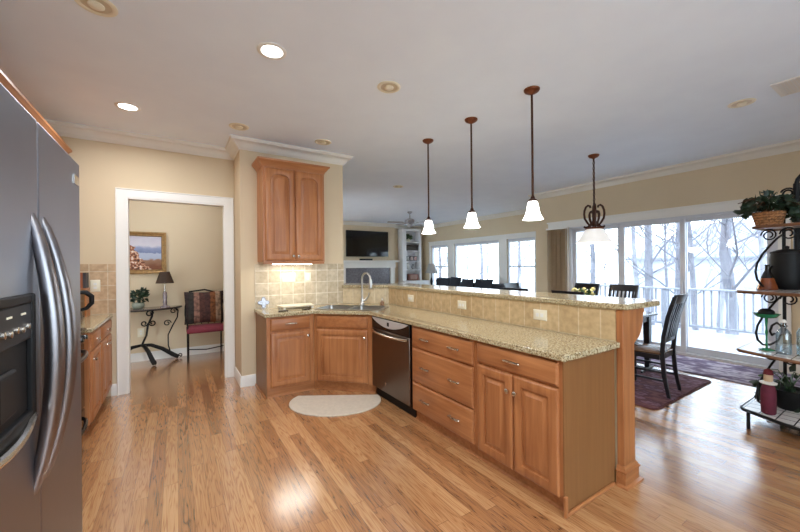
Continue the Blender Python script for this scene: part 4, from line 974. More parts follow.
plate(FR((-0.455, HY-0.0005, 0.43), (1, 0), (0, -1)), 0.085, 0.13, 'outlet', 'white outlet low on the hall wall under the console table', 'outlet plate')
# console table
t = thing('console_table', 'half round console table with glass top on scrolled black iron legs', 'table', (-0.42, 6.32, 0))
tcx = -0.46; P = []
for i in range(25):
    a = PI+PI*i/24; P.append((tcx+0.53*math.cos(a), 6.53+0.40*math.sin(a)))
obj('tabletop', MB().prism(P, 0.800, 0.812), plain('smoked_glass', srgb(96, 84, 78), 0.08, 0, 0.05), t, 0.003)
w = MB(); w.tube([(p[0], p[1], 0.793) for p in P], 0.008, 6); w.tube([(tcx-0.52, 6.525, 0.793), (tcx+0.52, 6.525, 0.793)], 0.008, 6)
obj('top_frame', w, 'iron', t)
hub = Vector((tcx+0.13, 6.34, 0.27))
def iron_leg(du, L):
    du = Vector((du[0], du[1], 0)).normalized(); z = Vector((0, 0, 1)); o_ = Vector((tcx+0.02, 6.42, 0))
    pts = [o_+z*0.26, o_+du*L*0.25+z*0.25, o_+du*L*0.55+z*0.18, o_+du*L*0.85+z*0.07, o_+du*L+z*0.026]
    w = MB().tube(pts, [0.02, 0.025, 0.028, 0.032, 0.03], 8)
    w.tube(spiral(o_+du*(L+0.02)+z*0.05, 0.03, 0.008, -PI/2, 1.2, 14, du, z), 0.008, 6); return w
obj('leg', iron_leg((0.35, -0.6), 0.33), 'iron', t); obj('leg', iron_leg((1, 0.0), 0.46), 'iron', t); obj('leg', iron_leg((-0.9, -0.4), 0.46), 'iron', t)
o_ = Vector((tcx+0.02, 6.42, 0)); z = Vector((0, 0, 1)); ux = Vector((1, 0, 0))
w = MB().tube([o_+z*0.25, o_+z*0.40+ux*0.06, o_+z*0.55+ux*0.08, o_+z*0.68+ux*0.13, o_+z*0.785+ux*0.14], 0.014, 8)
w.tube(spiral(o_+z*0.58+ux*0.135, 0.045, 0.015, PI, 1.2, 16, ux, z), 0.010, 6); w.tube(spiral(o_+z*0.58+ux*0.035, 0.045, 0.015, 0, -1.2, 16, ux, z), 0.010, 6); w.tube(spiral(o_+z*0.72+ux*0.10, 0.05, 0.015, 0, 1.2, 16, ux, z), 0.010, 6)
obj('centre_scroll', w, 'iron', t)
w = MB().tube([o_+ux*0.36+z*0.10, o_+ux*0.33+z*0.22, o_+ux*0.33+z*0.38, o_+ux*0.39+z*0.52, o_+ux*0.45+z*0.64, o_+ux*0.46+z*0.74, o_+ux*0.44+z*0.79], 0.009, 7)
w.tube(spiral(o_+z*0.56+ux*0.32, 0.05, 0.014, 0, 1.3, 18, ux, z), 0.008, 6); w.tube(spiral(o_+z*0.74+ux*0.40, 0.045, 0.014, 0, 1.3, 18, ux, z), 0.008, 6)
obj('side_scroll', w, 'iron', t)
w = MB().tube([o_-ux*0.36+z*0.10, o_-ux*0.33+z*0.22, o_-ux*0.33+z*0.38, o_-ux*0.39+z*0.52, o_-ux*0.45+z*0.64, o_-ux*0.46+z*0.74, o_-ux*0.44+z*0.79], 0.009, 7)
obj('side_scroll', w, 'iron', t)
# lamp on the console
lx, ly = -0.145, 6.36
t = thing('table_lamp', 'table lamp with a dark brown shade on the hall console', 'lamp', (lx, ly, 0.8125))
obj('base', MB().lathe([(0.065, 0), (0.065, 0.012), (0.03, 0.025), (0.022, 0.05), (0.030, 0.07), (0.024, 0.10), (0.030, 0.16), (0.024, 0.22), (0.014, 0.235)], (lx, ly, 0.8125), 20), plain('lamp_body', srgb(150, 138, 140), 0.25, 0.3, 0.3, 30), t)
obj('neck', MB().lathe([(0.01, 0.235), (0.008, 0.40)], (lx, ly, 0.8125), 12), 'chrome', t)
MAT['brown_shade'] = plain('brown_lampshade', srgb(66, 48, 34), 0.8, 0, 0.08)
pr = [(0.118, 1.172), (0.062, 1.345)]; obj('lamp_shade', MB().lathe(pr+[(r-0.003, z) for r, z in pr[::-1]]+pr[:1], (lx, ly, 0), 28, False), 'brown_shade', t)
def leaf_cloud(w, c, r, n, size, rnd, droop=0.0, zmin=-9):
    for i in range(n):
        d = Vector((rnd.gauss(0, 1), rnd.gauss(0, 1), rnd.gauss(0, 1))).normalized(); q = rnd.random()**0.5
        p = Vector(c)+Vector((d.x*r[0], d.y*r[1], d.z*r[2]))*q; p.z -= droop*(d.x*d.x+d.y*d.y)*q
        if p.z < zmin: p.z = zmin+rnd.random()*r[2]
        t1 = (d+Vector((rnd.gauss(0, .6), rnd.gauss(0, .6), rnd.gauss(0, .6)))).normalized(); t2 = t1.cross(Vector((rnd.gauss(0, 1), rnd.gauss(0, 1), rnd.gauss(0, 1)))).normalized(); nn = t1.cross(t2)
        s = size*rnd.uniform(0.6, 1.25)
        pts = [p-t1*s*0.5, p+t2*s*0.36-t1*s*0.15+nn*s*0.08, p+t2*s*0.22+t1*s*0.22, p+t1*s*0.62, p-t2*s*0.22+t1*s*0.22, p-t2*s*0.36-t1*s*0.15+nn*s*0.08]
        w.poly(pts)
def stems(w, c, r, n, rnd, z0, droop=0.0):
    for i in range(n):
        a = rnd.uniform(0, 2*PI); e = Vector(c)+Vector((r[0]*math.cos(a), r[1]*math.sin(a), rnd.uniform(-0.3, 0.7)*r[2]-droop*0.8)); s = Vector((c[0], c[1], z0)); m = s.lerp(e, 0.5)+Vector((0, 0, abs(r[2])*0.7))
        w.tube([s, s.lerp(m, 0.6)+Vector((0, 0, 0.02)), m, e], 0.0035, 4)
rnd = random.Random(3)
t = thing('potted_plant', 'small leafy plant in a glass bowl on the left end of the hall console', 'plant', (-0.46, 6.36, 0.8125))
obj('pot', MB().lathe([(0.05, 0), (0.07, 0.02), (0.078, 0.05), (0.07, 0.085), (0.064, 0.085), (0.06, 0.05)], (-0.47, 6.36, 0.8125), 20), plain('pale_bowl', srgb(140, 148, 134), 0.2), t)
w = MB(); leaf_cloud(w, (-0.46, 6.36, 1.0), (0.13, 0.12, 0.12), 150, 0.055, rnd); obj('foliage', w, 'leaf', t, smooth=0)
w = MB(); stems(w, (-0.46, 6.36, 1.0), (0.1, 0.1, 0.1), 10, rnd, 0.87); obj('stems', w, 'leaf2', t)
# hall chair
MAT['red_seat'] = plain('wine_fabric', srgb(120, 44, 58), 0.85, 0, 0.08, 30)
hx0, hx1, hy0, hy1 = 0.125, 0.645, 6.02, 6.44
t = thing('side_chair', 'iron framed chair with a wine red seat against the hall wall', 'chair', ((hx0+hx1)/2, 6.25, 0))
obj('seat', MB().loops([[(hx0+d, hy0+d, z), (hx1-d, hy0+d, z), (hx1-d, hy1-d, z), (hx0+d, hy1-d, z)] for d, z in ((0.01, 0.42), (0, 0.435), (0, 0.47), (0.02, 0.495), (0.07, 0.505))]), 'red_seat', t, 0.006)
for (x, y, dx, dy) in ((hx0+0.01, hy0+0.01, -0.0, -0.02), (hx1-0.01, hy0+0.01, 0.0, -0.02), (hx0+0.03, hy1-0.02, 0.0, 0.04), (hx1-0.03, hy1-0.02, 0.0, 0.04)):
    obj('leg', MB().tube([(x, y, 0.43), (x+dx, y+dy, 0.0)], 0.011, 8), 'iron', t)
obj('stretcher', MB().tube([(hx0+0.02, 6.2, 0.16), ((hx0+hx1)/2, 6.16, 0.14), (hx1-0.02, 6.2, 0.16)], 0.008, 6), 'iron', t)
for s in (0, 1):
    x = hx0+0.02 if s == 0 else hx1-0.02; sg = -1 if s == 0 else 1
    obj('back_post', MB().tube([(x, hy1-0.01, 0.45), (x+sg*0.005, hy1+0.03, 0.75), (x-sg*0.02, hy1+0.055, 0.98)], 0.011, 8), 'iron', t)
    obj('arm', MB().tube([(x-sg*0.01, hy1+0.045, 0.98), (x+sg*0.03, hy1-0.10, 0.80), (x+sg*0.035, hy1-0.24, 0.69), (x+sg*0.03, hy0+0.09, 0.66), (x+sg*0.02, hy0+0.07, 0.60), (x, hy0+0.07, 0.47)], 0.011, 8), 'iron', t)
obj('top_rail', MB().tube([(hx0+0.04, hy1+0.055, 1.02), ((hx0+hx1)/2, hy1+0.06, 1.045), (hx1-0.04, hy1+0.055, 0.98)], 0.011, 8), 'iron', t)
for i in range(4): obj('back_bar', MB().tube([(hx0+0.12+i*0.093, hy1+0.0, 0.50), (hx0+0.12+i*0.093, hy1+0.055, 0.985)], 0.007, 6), 'iron', t)
MAT['cushion'] = stripes_mat('striped_cushion', 'x', 0.52, [srgb(74, 44, 40), srgb(128, 76, 38), srgb(168, 138, 112), srgb(52, 36, 34), srgb(46, 40, 34), srgb(142, 104, 88), srgb(84, 48, 40)], 0.85, 0.2, 22)
w = MB(); nx = 12; rows = []
def cush(w, cx_, y_, z_, hw, hh, th, tilt):
    g = [[None]*13 for _ in range(13)]
    for sgn in (-1, 1):
        for i in range(13):
            for j in range(13):
                u = -1+2*i/12; v = -1+2*j/12; b = ((1-u**4)*(1-v**4))**0.6
                k = 1-0.07*(1-abs(u))*abs(v)*1.0-0.07*(1-abs(v))*abs(u)
                g[i][j] = w.bm.verts.new((cx_+u*hw*k, y_+sgn*th*b+tilt*v*hh, z_+v*hh*k))
        for i in range(12):
            for j in range(12):
                f = (g[i][j], g[i+1][j], g[i+1][j+1], g[i][j+1]); w.bm.faces.new(f if sgn < 0 else f[::-1])
    bmesh.ops.remove_doubles(w.bm, verts=w.bm.verts, dist=0.0005)
cush(w, 0.375, 6.335, 0.775, 0.275, 0.25, 0.075, 0.16)
single('cushion', w, 'cushion', 'square cushion striped in brown, orange and cream on the hall chair', 'cushion', None, 0, 60)
can_light('lit recessed ceiling light in the hall beyond the doorway', 0.0, 5.75, True, 8.0, (0.90, 0.93, 1.0))  # hidden lamp added to brighten the hall

# ================================================================== DINING AREA
MAT['rug'] = rug_mat('purple_brown_rug', [(0.18, srgb(62, 38, 44)), (0.36, srgb(96, 62, 72)), (0.46, srgb(128, 100, 112)), (0.56, srgb(84, 52, 60)), (0.75, srgb(120, 84, 84))], 9, 5)
P = [(x, y) for x, y in rrect(3.84, 1.50, 5.30, 3.95, 0.05)]
t = thing('area_rug', 'purple brown patterned rug under the dining table', 'rug', (4.6, 2.7, 0))
obj('pile', MB().prism(P, 0.0005, 0.010), 'rug', t, 0.003)
Q = rrect(3.825, 1.485, 5.315, 3.965, 0.06); w = MB(); w.tube([(x, y, 0.006) for x, y in Q], 0.006, 5, True); obj('binding', w, plain('rug_binding', srgb(92, 48, 50), 0.9), t)
MAT['runner'] = rug_mat('grey_violet_runner', [(0.2, srgb(78, 66, 84)), (0.38, srgb(128, 116, 134)), (0.5, srgb(176, 168, 178)), (0.62, srgb(112, 98, 118)), (0.8, srgb(86, 76, 92))], 5, 3)
single('runner_rug', MB().prism(rrect(5.50, 0.75, 6.42, 2.95, 0.02), 0.0005, 0.012), 'runner', 'grey and violet patterned runner along the sliding door sill', 'rug', None, 0.003)
MAT['table'] = plain('dark_table_lacquer', srgb(40, 38, 44), 0.14, 0, 0.1)
t = thing('dining_table', 'dark rectangular dining table under the chandelier', 'table', (4.84, 2.84, 0.0))
obj('tabletop', MB().box(4.40, 2.02, 0.725, 5.29, 3.66, 0.76), 'table', t, 0.008)
w = MB(); w.box(4.47, 2.09, 0.645, 5.22, 2.11, 0.724); w.box(4.47, 3.57, 0.645, 5.22, 3.59, 0.724); w.box(4.47, 2.111, 0.645, 4.49, 3.569, 0.724); w.box(5.20, 2.111, 0.645, 5.22, 3.569, 0.724)
obj('apron', w, 'chair', t)
for x in (4.455, 5.165):
    for y in (2.075, 3.535): obj('leg', MB().loops([[(x+a*k+0.035, y+b*k+0.035, z) for a, b in ((-1, -1), (1, -1), (1, 1), (-1, 1))] for k, z in ((0.026, 0.0105), (0.036, 0.5), (0.036, 0.724))]), 'chair', t, 0.003)
MAT['chair_seat'] = plain('brown_chair_seat', srgb(92, 66, 48), 0.22, 0, 0.12)
def dining_chair(label):
    t = thing('dining_chair', label, 'chair', (0, 0, 0), 'chairs around the dining table')
    P = []
    obj('seat', MB().loops([[(sx*(hw-d), y, z) for sx, hw, y in ((-1, 0.20, -0.20+d), (1, 0.20, -0.20+d), (1, 0.225, 0.22-d), (-1, 0.225, 0.22-d))] for d, z in ((0.006, 0.432), (0, 0.438), (0, 0.455), (0.01, 0.462))]), 'chair_seat', t, 0.004)
    w = MB(); w.box(-0.19, -0.19, 0.38, 0.19, -0.17, 0.431); w.box(-0.19, 0.17, 0.38, 0.19, 0.19, 0.431); w.box(-0.20, -0.169, 0.38, -0.18, 0.169, 0.431); w.box(0.18, -0.169, 0.38, 0.20, 0.169, 0.431)
    obj('seat_frame', w, 'chair', t)
    for s in (-1, 1):
        w = MB().loops([[(s*0.19+a*k, 0.185+b*k, z) for a, b in ((-1, -1), (1, -1), (1, 1), (-1, 1))] for k, z in ((0.014, 0.0), (0.019, 0.40), (0.019, 0.431))]); obj('leg', w, 'chair', t, 0.002)
        prof = [(-0.245, 0.0), (-0.205, 0.22), (-0.19, 0.44), (-0.205, 0.63), (-0.245, 0.84), (-0.305, 1.05)]
        w = MB().loops([[(s*0.185+a*0.016, y+b*(0.019 if z > 0.05 else 0.014), z) for a, b in ((-1, -1), (1, -1), (1, 1), (-1, 1))] for y, z in prof]); obj('leg', w, 'chair', t, 0.002)
        w = MB(); w.box(s*0.19-0.009, -0.20, 0.24, s*0.19+0.009, 0.18, 0.262); w.box(s*0.19-0.009, -0.20, 0.155, s*0.19+0.009, 0.18, 0.177)
        obj('stretcher', w, 'chair', t)
    obj('stretcher', MB().box(-0.18, -0.01, 0.20, 0.18, 0.01, 0.22), 'chair', t)
    def rail(z0, z1, y0, y1, bow, th=0.018):
        A = []
        for i in range(9):
            u = -0.205+0.41*i/8; b = bow*(1-(2*i/8-1)**2); A.append((u, b))
        return MB().loops([[(u, y0-b-th/2, z0), (u, y0-b+th/2, z0), (u, y1-b+th/2, z1), (u, y1-b-th/2, z1)] for u, b in A])
    obj('top_rail', rail(0.97, 1.068, -0.278, -0.312, 0.025, 0.022), 'chair', t, 0.003)
    obj('lower_rail', rail(0.56, 0.60, -0.198, -0.203, 0.01), 'chair', t, 0.002)
    for i in range(6):
        u = -0.14+0.056*i; k = (1-(u/0.205)**2); pr_ = [(-0.205-0.01*k, 0.595), (-0.235-0.016*k, 0.77), (-0.283-0.025*k, 0.975)]
        obj('slat', MB().loops([[(u-0.013, y-0.006, z), (u+0.013, y-0.006, z), (u+0.013, y+0.006, z), (u-0.013, y+0.006, z)] for y, z in pr_]), 'chair', t)
    return t
ch0 = dining_chair('dark slat back dining chair at the near table end, standing on the rug')
ch0.location = (4.43, 1.80, 0.011); ch0.rotation_euler = (0, 0, math.radians(5))
for x, y, rz, lb in ((5.50, 2.67, 90, 'dark dining chair by the sliding door, right of the other one beside the flowers'), (5.50, 3.24, 90, 'dark dining chair by the sliding door, partly behind the flower bowl'),
                     (4.28, 2.46, -90, 'dark dining chair with only its top rail above the bar in front of the flowers'), (4.28, 3.23, -90, 'dark dining chair with only its top rail above the bar, left of the flower bowl'),
                     (5.00, 3.85, 180, 'dark dining chair at the far table end before the double hung window')):
    dup(ch0, (x, y, 0.011), math.radians(rz), lb)
t = thing('flower_bowl', 'bowl of yellow and white flowers on the dining table', 'flowers', (4.86, 2.78, 0.7605))
obj('bowl', MB().lathe([(0.05, 0), (0.035, 0.02), (0.03, 0.05), (0.085, 0.13), (0.10, 0.18), (0.095, 0.18), (0.08, 0.135)], (4.86, 2.78, 0.7605), 20), 'table', t)
rnd = random.Random(9)
w = MB(); leaf_cloud(w, (4.86, 2.78, 0.98), (0.15, 0.15, 0.07), 110, 0.06, rnd); obj('foliage', w, 'leaf2', t, smooth=0)
w = MB()
for i in range(26):
    a = rnd.uniform(0, 2*PI); r = 0.16*rnd.random()**0.5; w.sphere((4.86+r*math.cos(a), 2.78+r*math.sin(a), 1.0+rnd.uniform(-0.03, 0.045)), rnd.uniform(0.018, 0.032), 7, 5)
obj('blossoms', w, plain('pale_blossom', srgb(214, 206, 150), 0.7, 0, 0.25, 12), t)

# ------------------------------------------------------------------ wire rack with curved tiled shelves
MAT['rack_tile'] = tile_mat('white_rack_tile', (1, 0), 0.10, 0.0, srgb(226, 222, 218), srgb(214, 210, 206), srgb(84, 78, 78))
def flat_tile(name):
    m, nt, b = new_mat(name); L = nt.links.new
    g = N(nt, 'ShaderNodeNewGeometry'); br = N(nt, 'ShaderNodeTexBrick'); br.offset = 0
    br.inputs['Color1'].default_value = srgb(226, 222, 218); br.inputs['Color2'].default_value = srgb(212, 208, 206); br.inputs['Mortar'].default_value = srgb(70, 64, 66)
    br.inputs['Scale'].default_value = 1; br.inputs['Mortar Size'].default_value = 0.004; br.inputs['Brick Width'].default_value = 0.105; br.inputs['Row Height'].default_value = 0.105
    L(g.outputs['Position'], br.inputs['Vector']); L(br.outputs['Color'], b.inputs['Base Color']); b.inputs['Roughness'].default_value = 0.15; return m
MAT['rack_tile'] = flat_tile('white_rack_tile')
RX, RY0, RY1 = 4.66, -0.18, 0.975
t = thing('bakers_rack', 'black wrought iron rack with curved white tiled shelves in front of the glass door', 'rack', (4.3, 0.4, 0))
def shelf_outline(xf, y1, xs, xback=RX, n=14):
    """bowed front between two rounded ends, straight back"""
    y0 = 2*0.40-y1; P = [(xback, y0), (xback, y1)]
    P += [(xs+0.06, y1), (xs+0.018, y1-0.018), (xs, y1-0.06)]
    for i in range(1, n):
        u = i/n; y = (y1-0.06)+(y0+0.06-(y1-0.06))*u; P.append((xs-(xs-xf)*math.sin(PI*u), y))
    P += [(xs, y0+0.06), (xs+0.018, y0+0.018), (xs+0.06, y0)]
    return P
SH = [(0.145, 3.93, 0.965, 4.10), (0.665, 3.86, 0.965, 4.02), (1.165, 3.90, 0.965, 4.03), (1.715, 4.12, 0.895, 4.17)]
MAT['rack_edge'] = plain('copper_edge', srgb(120, 82, 56), 0.35, 0.3, 0.15)
for z, xf, y1, xs in SH:
    P = shelf_outline(xf, y1, xs)
    s_ = obj('shelf', MB().prism(P, z-0.012, z), 'rack_tile', t, 0.001)
    obj('shelf_rim', MB().tube([(x, y, z-0.012) for x, y in P], 0.014, 6, True), 'iron' if z < 0.5 else 'rack_edge', s_)
PL = (RX-0.01, 0.787); PR = (RX-0.01, 2*0.40-0.787)
for p in (PL, PR): obj('post', MB().tube([(p[0], p[1], 0.0), (p[0], p[1], 2.0)], 0.0125, 8), 'iron', t)
for y in (0.705, 0.095): obj('post', MB().tube([(RX-0.02, y, 1.16), (RX-0.02, y, 2.10)], 0.022, 8), 'iron', t)
obj('top_arch', MB().tube([(RX-0.02, 0.40+0.305*math.cos(a), 2.10+0.16*math.sin(a)) for a in [PI*i/14 for i in range(15)]], 0.016, 8), 'iron', t)
for y in (0.90, -0.10): obj('leg', MB().tube([(4.055, y, 0.0), (4.055, y, 0.14)], 0.013, 8), 'iron', t)
def sc(P, zlo, zhi, yq=(0.787, 0.86), xq=(RX-0.01, 4.08)):
    return [(xq[0]+(xq[1]-xq[0])*s, yq[0]+(yq[1]-yq[0])*s, zlo+(zhi-zlo)*q) for s, q in P]
SP = [(0, .95), (.25, .86), (.5, .73), (.75, .58), (.92, .43), (.97, .30), (.92, .17), (.75, .06), (.50, .03), (.25, .07), (.10, .20), (.12, .34), (.28, .42), (.45, .38), (.52, .28), (.45, .20), (.36, .22)]
for (a, b) in ((0, 1), (1, 2), (2, 3)):
    zl, zh = SH[a][0]+0.005, SH[b][0]-0.03
    obj('side_scroll', MB().tube(sc(SP, zl, zh), 0.0085, 7), 'iron', t)
    obj('side_scroll', MB().tube(sc(SP, zl, zh, (0.013, -0.06)), 0.0085, 7), 'iron', t)
for z, xf, y1, xs in SH[1:]:
    for yy in (0.83, 0.70):
        obj('under_scroll', MB().tube(spiral((4.38 if yy > 0.8 else 4.30, yy, z-0.075), 0.055, 0.020, 0, 1.7, 22, (0.3, 1, 0), (0, 0, 1)), 0.006, 6), 'iron', t)
obj('top_scroll', MB().tube(spiral((RX-0.02, 0.755, 2.02), 0.05, 0.022, 0.3, 1.6, 20, (0, 1, 0), (0, 0, 1)), 0.008, 6), 'iron', t)
# things on the rack
MAT['wicker'] = stripes_mat('wicker', 'z', 0.022, [srgb(170, 116, 70), srgb(138, 88, 50), srgb(176, 124, 78)], 0.8, 0.2, 60)
bx, by, bz = 4.40, 0.835, 1.7165
t = thing('basket_plant', 'leafy trailing plant in a wicker basket on the top rack shelf', 'plant', (bx, by, bz))
w = MB(); rings = []
for i in range(9):
    z = i/8*0.125; r = 0.078+0.03*i/8; rings.append([(bx+(r+0.004*math.cos(j*PI+i*PI))*math.cos(2*PI*j/28), by+(r+0.004*math.cos(j*PI+i*PI))*math.sin(2*PI*j/28), bz+z) for j in range(28)])
w.loops(rings); obj('basket', w, 'wicker', t, smooth=0)
rnd = random.Random(12)
w = MB(); leaf_cloud(w, (bx+0.02, by, bz+0.235), (0.19, 0.19, 0.10), 230, 0.062, rnd, 0.2, bz+0.15); leaf_cloud(w, (bx-0.04, by+0.15, bz+0.14), (0.05, 0.05, 0.05), 30, 0.055, rnd); leaf_cloud(w, (bx+0.06, by-0.14, bz+0.12), (0.08, 0.06, 0.09), 50, 0.06, rnd)
obj('foliage', w, 'leaf', t, smooth=0)
w = MB(); stems(w, (bx, by, bz+0.2), (0.22, 0.2, 0.12), 14, rnd, bz+0.11, 0.05); obj('stems', w, plain('brown_stem', srgb(78, 52, 36), 0.8), t)
bx, by, bz = 4.29, 0.825, 1.1665
t = thing('conical_bottle', 'amber cone shaped bottle with a black neck on the rack', 'bottle', (bx, by, bz))
obj('body', MB().lathe([(0.066, 0), (0.070, 0.008), (0.054, 0.06), (0.042, 0.10)], (bx, by, bz), 24), plain('amber_glaze', srgb(116, 58, 28), 0.2, 0, 0.3, 20), t)
obj('neck', MB().lathe([(0.042, 0.1005), (0.028, 0.14), (0.017, 0.165), (0.015, 0.20), (0.018, 0.215), (0.012, 0.216)], (bx, by, bz), 20), 'black_gloss', t)
bx, by, bz = 4.47, 0.74, 1.1665
t = thing('tall_crock', 'tall black lidded crock on the rack behind the cone bottle', 'crock', (bx, by, bz))
obj('body', MB().lathe([(0.085, 0), (0.10, 0.02), (0.108, 0.10), (0.108, 0.26), (0.098, 0.31)], (bx, by, bz), 28), 'black', t)
obj('lid', MB().lathe([(0.103, 0.3105), (0.103, 0.325), (0.05, 0.345), (0.015, 0.35), (0.018, 0.37), (0.006, 0.378)], (bx, by, bz), 24), 'black', t)
MAT['green_glass'] = plain('green_glass', srgb(40, 128, 84), 0.1, 0, 0.2)
bx, by, bz = 4.17, 0.81, 0.6665
t = thing('stemmed_dish', 'green glass dish on a tall stem standing on the middle rack shelf', 'dish', (bx, by, bz))
obj('base', MB().lathe([(0.05, 0), (0.05, 0.006), (0.012, 0.016)], (bx, by, bz), 20), 'green_glass', t)
obj('stem', MB().lathe([(0.008, 0.0165), (0.006, 0.12), (0.010, 0.15), (0.006, 0.18), (0.010, 0.265)], (bx, by, bz), 12), 'green_glass', t)
obj('bowl', MB().lathe([(0.012, 0.2655), (0.06, 0.275), (0.085, 0.305), (0.08, 0.306), (0.055, 0.284), (0.005, 0.278)], (bx, by, bz), 24, False), 'green_glass', t)
obj('candle', MB().sphere((bx, by, bz+0.315), (0.052, 0.052, 0.034), 14, 8), 'black', t, label='black rounded candle in the dish')
MAT['jar'] = glass_mat('clear_jar_glass', (0.74, 0.86, 0.93, 1), 0.35, 0.05)
for (bx, by, h, r, lb) in ((4.10, 0.70, 0.25, 0.045, 'clear glass bottle with wire clasp beside the green dish'), (4.12, 0.585, 0.29, 0.05, 'taller clear glass bottle at the photo edge on the middle shelf')):
    t = thing('glass_bottle', lb, 'bottle', (bx, by, 0.6665), 'glass bottles on the middle rack shelf'); z = 0.6665
    obj('body', MB().lathe([(r*0.9, 0), (r, 0.01), (r, h*0.62), (r*0.8, h*0.72), (r*0.38, h*0.82), (r*0.36, h)], (bx, by, z), 20), 'jar', t, smooth=50)
    obj('stopper', MB().lathe([(r*0.4, h+0.001), (r*0.4, h+0.012), (r*0.25, h+0.024)], (bx, by, z), 14), 'trim', t)
    obj('clasp', MB().tube([(bx+r*0.5*math.cos(a), by+r*0.5*math.sin(a), z+h*0.9) for a in [2*PI*i/14 for i in range(14)]], 0.003, 5, True), 'iron', t)
bx, by, bz = 4.135, 0.795, 0.1465
t = thing('gift_bottle', 'wine bottle in a burgundy bag with a red cap on the lowest rack shelf', 'bottle', (bx, by, bz))
MAT['burgundy'] = plain('burgundy_velvet', srgb(92, 22, 44), 0.75, 0, 0.15, 20)
obj('bag', MB().lathe([(0.040, 0), (0.046, 0.01), (0.048, 0.12), (0.046, 0.20), (0.036, 0.235), (0.024, 0.25)], (bx, by, bz), 18), 'burgundy', t)
obj('ribbon', MB().lathe([(0.026, 0.2505), (0.052, 0.248), (0.056, 0.258), (0.034, 0.268), (0.022, 0.268)], (bx, by, bz), 11), 'trim', t)
obj('neck', MB().lathe([(0.025, 0.2685), (0.029, 0.28), (0.028, 0.32), (0.022, 0.325)], (bx, by, bz), 16), plain('beige_cloth', srgb(206, 178, 146), 0.8), t)
obj('cap', MB().lathe([(0.034, 0.3255), (0.030, 0.335), (0.026, 0.36), (0.010, 0.37)], (bx, by, bz), 16), plain('dark_red_cap', srgb(104, 20, 30), 0.7), t)
bx, by, bz = 4.42, 0.72, 0.1465
t = thing('potted_plant', 'bushy plant in a dark pot on the lowest rack shelf behind the gift bottle', 'plant', (bx, by, bz))
obj('pot', MB().lathe([(0.075, 0), (0.10, 0.04), (0.125, 0.13), (0.128, 0.17), (0.118, 0.17), (0.11, 0.14)], (bx, by, bz), 24), 'black', t)
rnd = random.Random(4)
w = MB(); leaf_cloud(w, (bx, by, bz+0.26), (0.27, 0.22, 0.13), 260, 0.075, rnd, 1.5); leaf_cloud(w, (bx-0.17, by+0.13, bz+0.17), (0.08, 0.07, 0.12), 60, 0.065, rnd); obj('foliage', w, 'leaf', t, smooth=0)
w = MB(); stems(w, (bx, by, bz+0.26), (0.25, 0.2, 0.13), 14, rnd, bz+0.15, 0.08); obj('stems', w, 'leaf2', t)

# ================================================================== LIVING ROOM
BY = 10.70
struct('wall_chimney_breast', MB().box(4.30, BY, 0, 6.64, 10.899, CZ), 'wall')
MAT['stone'] = plain('grey_fireplace_granite', srgb(112, 110, 116), 0.25, 0, 0.35, 18)
t = thing('fireplace', 'white fireplace mantel with grey granite surround under the television', 'fireplace', (5.5, 10.6, 0))
obj('mantel_shelf', MB().box(4.30, 10.43, 1.535, 6.67, BY-0.001, 1.595), 'trim', t, 0.006)
obj('frieze', MB().box(4.34, 10.52, 1.345, 6.56, BY-0.001, 1.534), 'trim', t, 0.004)
for x0, x1 in ((4.36, 4.66), (6.38, 6.54)): obj('pilaster', MB().box(x0, 10.54, 0, x1, BY-0.001, 1.344), 'trim', t, 0.004)
w = MB(); w.box(4.661, 10.60, 0.80, 6.379, BY-0.001, 1.344); w.box(4.661, 10.60, 0, 5.0, BY-0.001, 0.799); w.box(6.04, 10.60, 0, 6.379, BY-0.001, 0.799)
obj('surround', w, 'stone', t)
obj('firebox', MB().box(5.0, 10.62, 0, 6.04, BY-0.001, 0.799), 'black', t)
t = thing('television', 'large black flat television on the wall above the mantel', 'television', (5.54, 10.66, 1.73))
obj('bezel', MB().box(4.73, 10.645, 1.725, 6.34, 10.69, 2.605), 'black_gloss', t, 0.006)
obj('screen', MB().box(4.755, 10.641, 1.75, 6.315, 10.645, 2.58), plain('dark_screen', srgb(14, 13, 14), 0.06, 0, 0.02), t)
obj('mount', MB().box(5.3, 10.691, 2.0, 5.8, BY-0.0005, 2.3), 'black', t)
single('cable_box', MB().box(5.20, 10.48, 1.596, 5.62, 10.64, 1.655), 'black', 'small black media box on the mantel under the television', 'media box', None, 0.004)
MAT['bookcase'] = plain('bookcase_white', srgb(226, 226, 226), 0.5, 0, 0.02)
t = thing('bookcase', 'white built in bookcase with five open shelves beside the fireplace', 'bookcase', (7.35, 10.75, 0))
w = MB(); w.box(6.90, 10.58, 0.86, 7.07, 10.898, CZ-0.14); w.box(7.665, 10.58, 0.86, 7.74, 10.898, CZ-0.14)
obj('side_panel', MB().box(6.90, 10.58, 0.861, 7.07, 10.898, CZ-0.14), 'bookcase', t, 0.003); obj('side_panel', MB().box(7.665, 10.58, 0.861, 7.74, 10.898, CZ-0.14), 'bookcase', t, 0.003); w.bm.free()
obj('back_panel', MB().box(7.071, 10.885, 0.861, 7.664, 10.898, CZ-0.14), 'bookcase', t)
for z in (1.265, 1.585, 1.96, 2.28): obj('shelf', MB().box(7.071, 10.60, z-0.03, 7.664, 10.884, z), 'bookcase', t, 0.002)
obj('head', MB().box(7.071, 10.58, 2.68, 7.664, 10.884, CZ-0.14), 'bookcase', t, 0.003)
obj('base_cabinet', MB().box(6.90, 10.40, 0.0, 7.97, 10.898, 0.86), 'bookcase', t, 0.004)
for x in (6.94, 7.46): obj('door', panel_door(0.47, 0.72, 0.02, 0.07).xf(FR((x, 10.40, 0.07), (1, 0), (0, -1))), 'bookcase', t)
rnd = random.Random(2)
t = thing('potted_plant', 'small green plant on the top bookcase shelf', 'plant', (7.25, 10.73, 2.281))
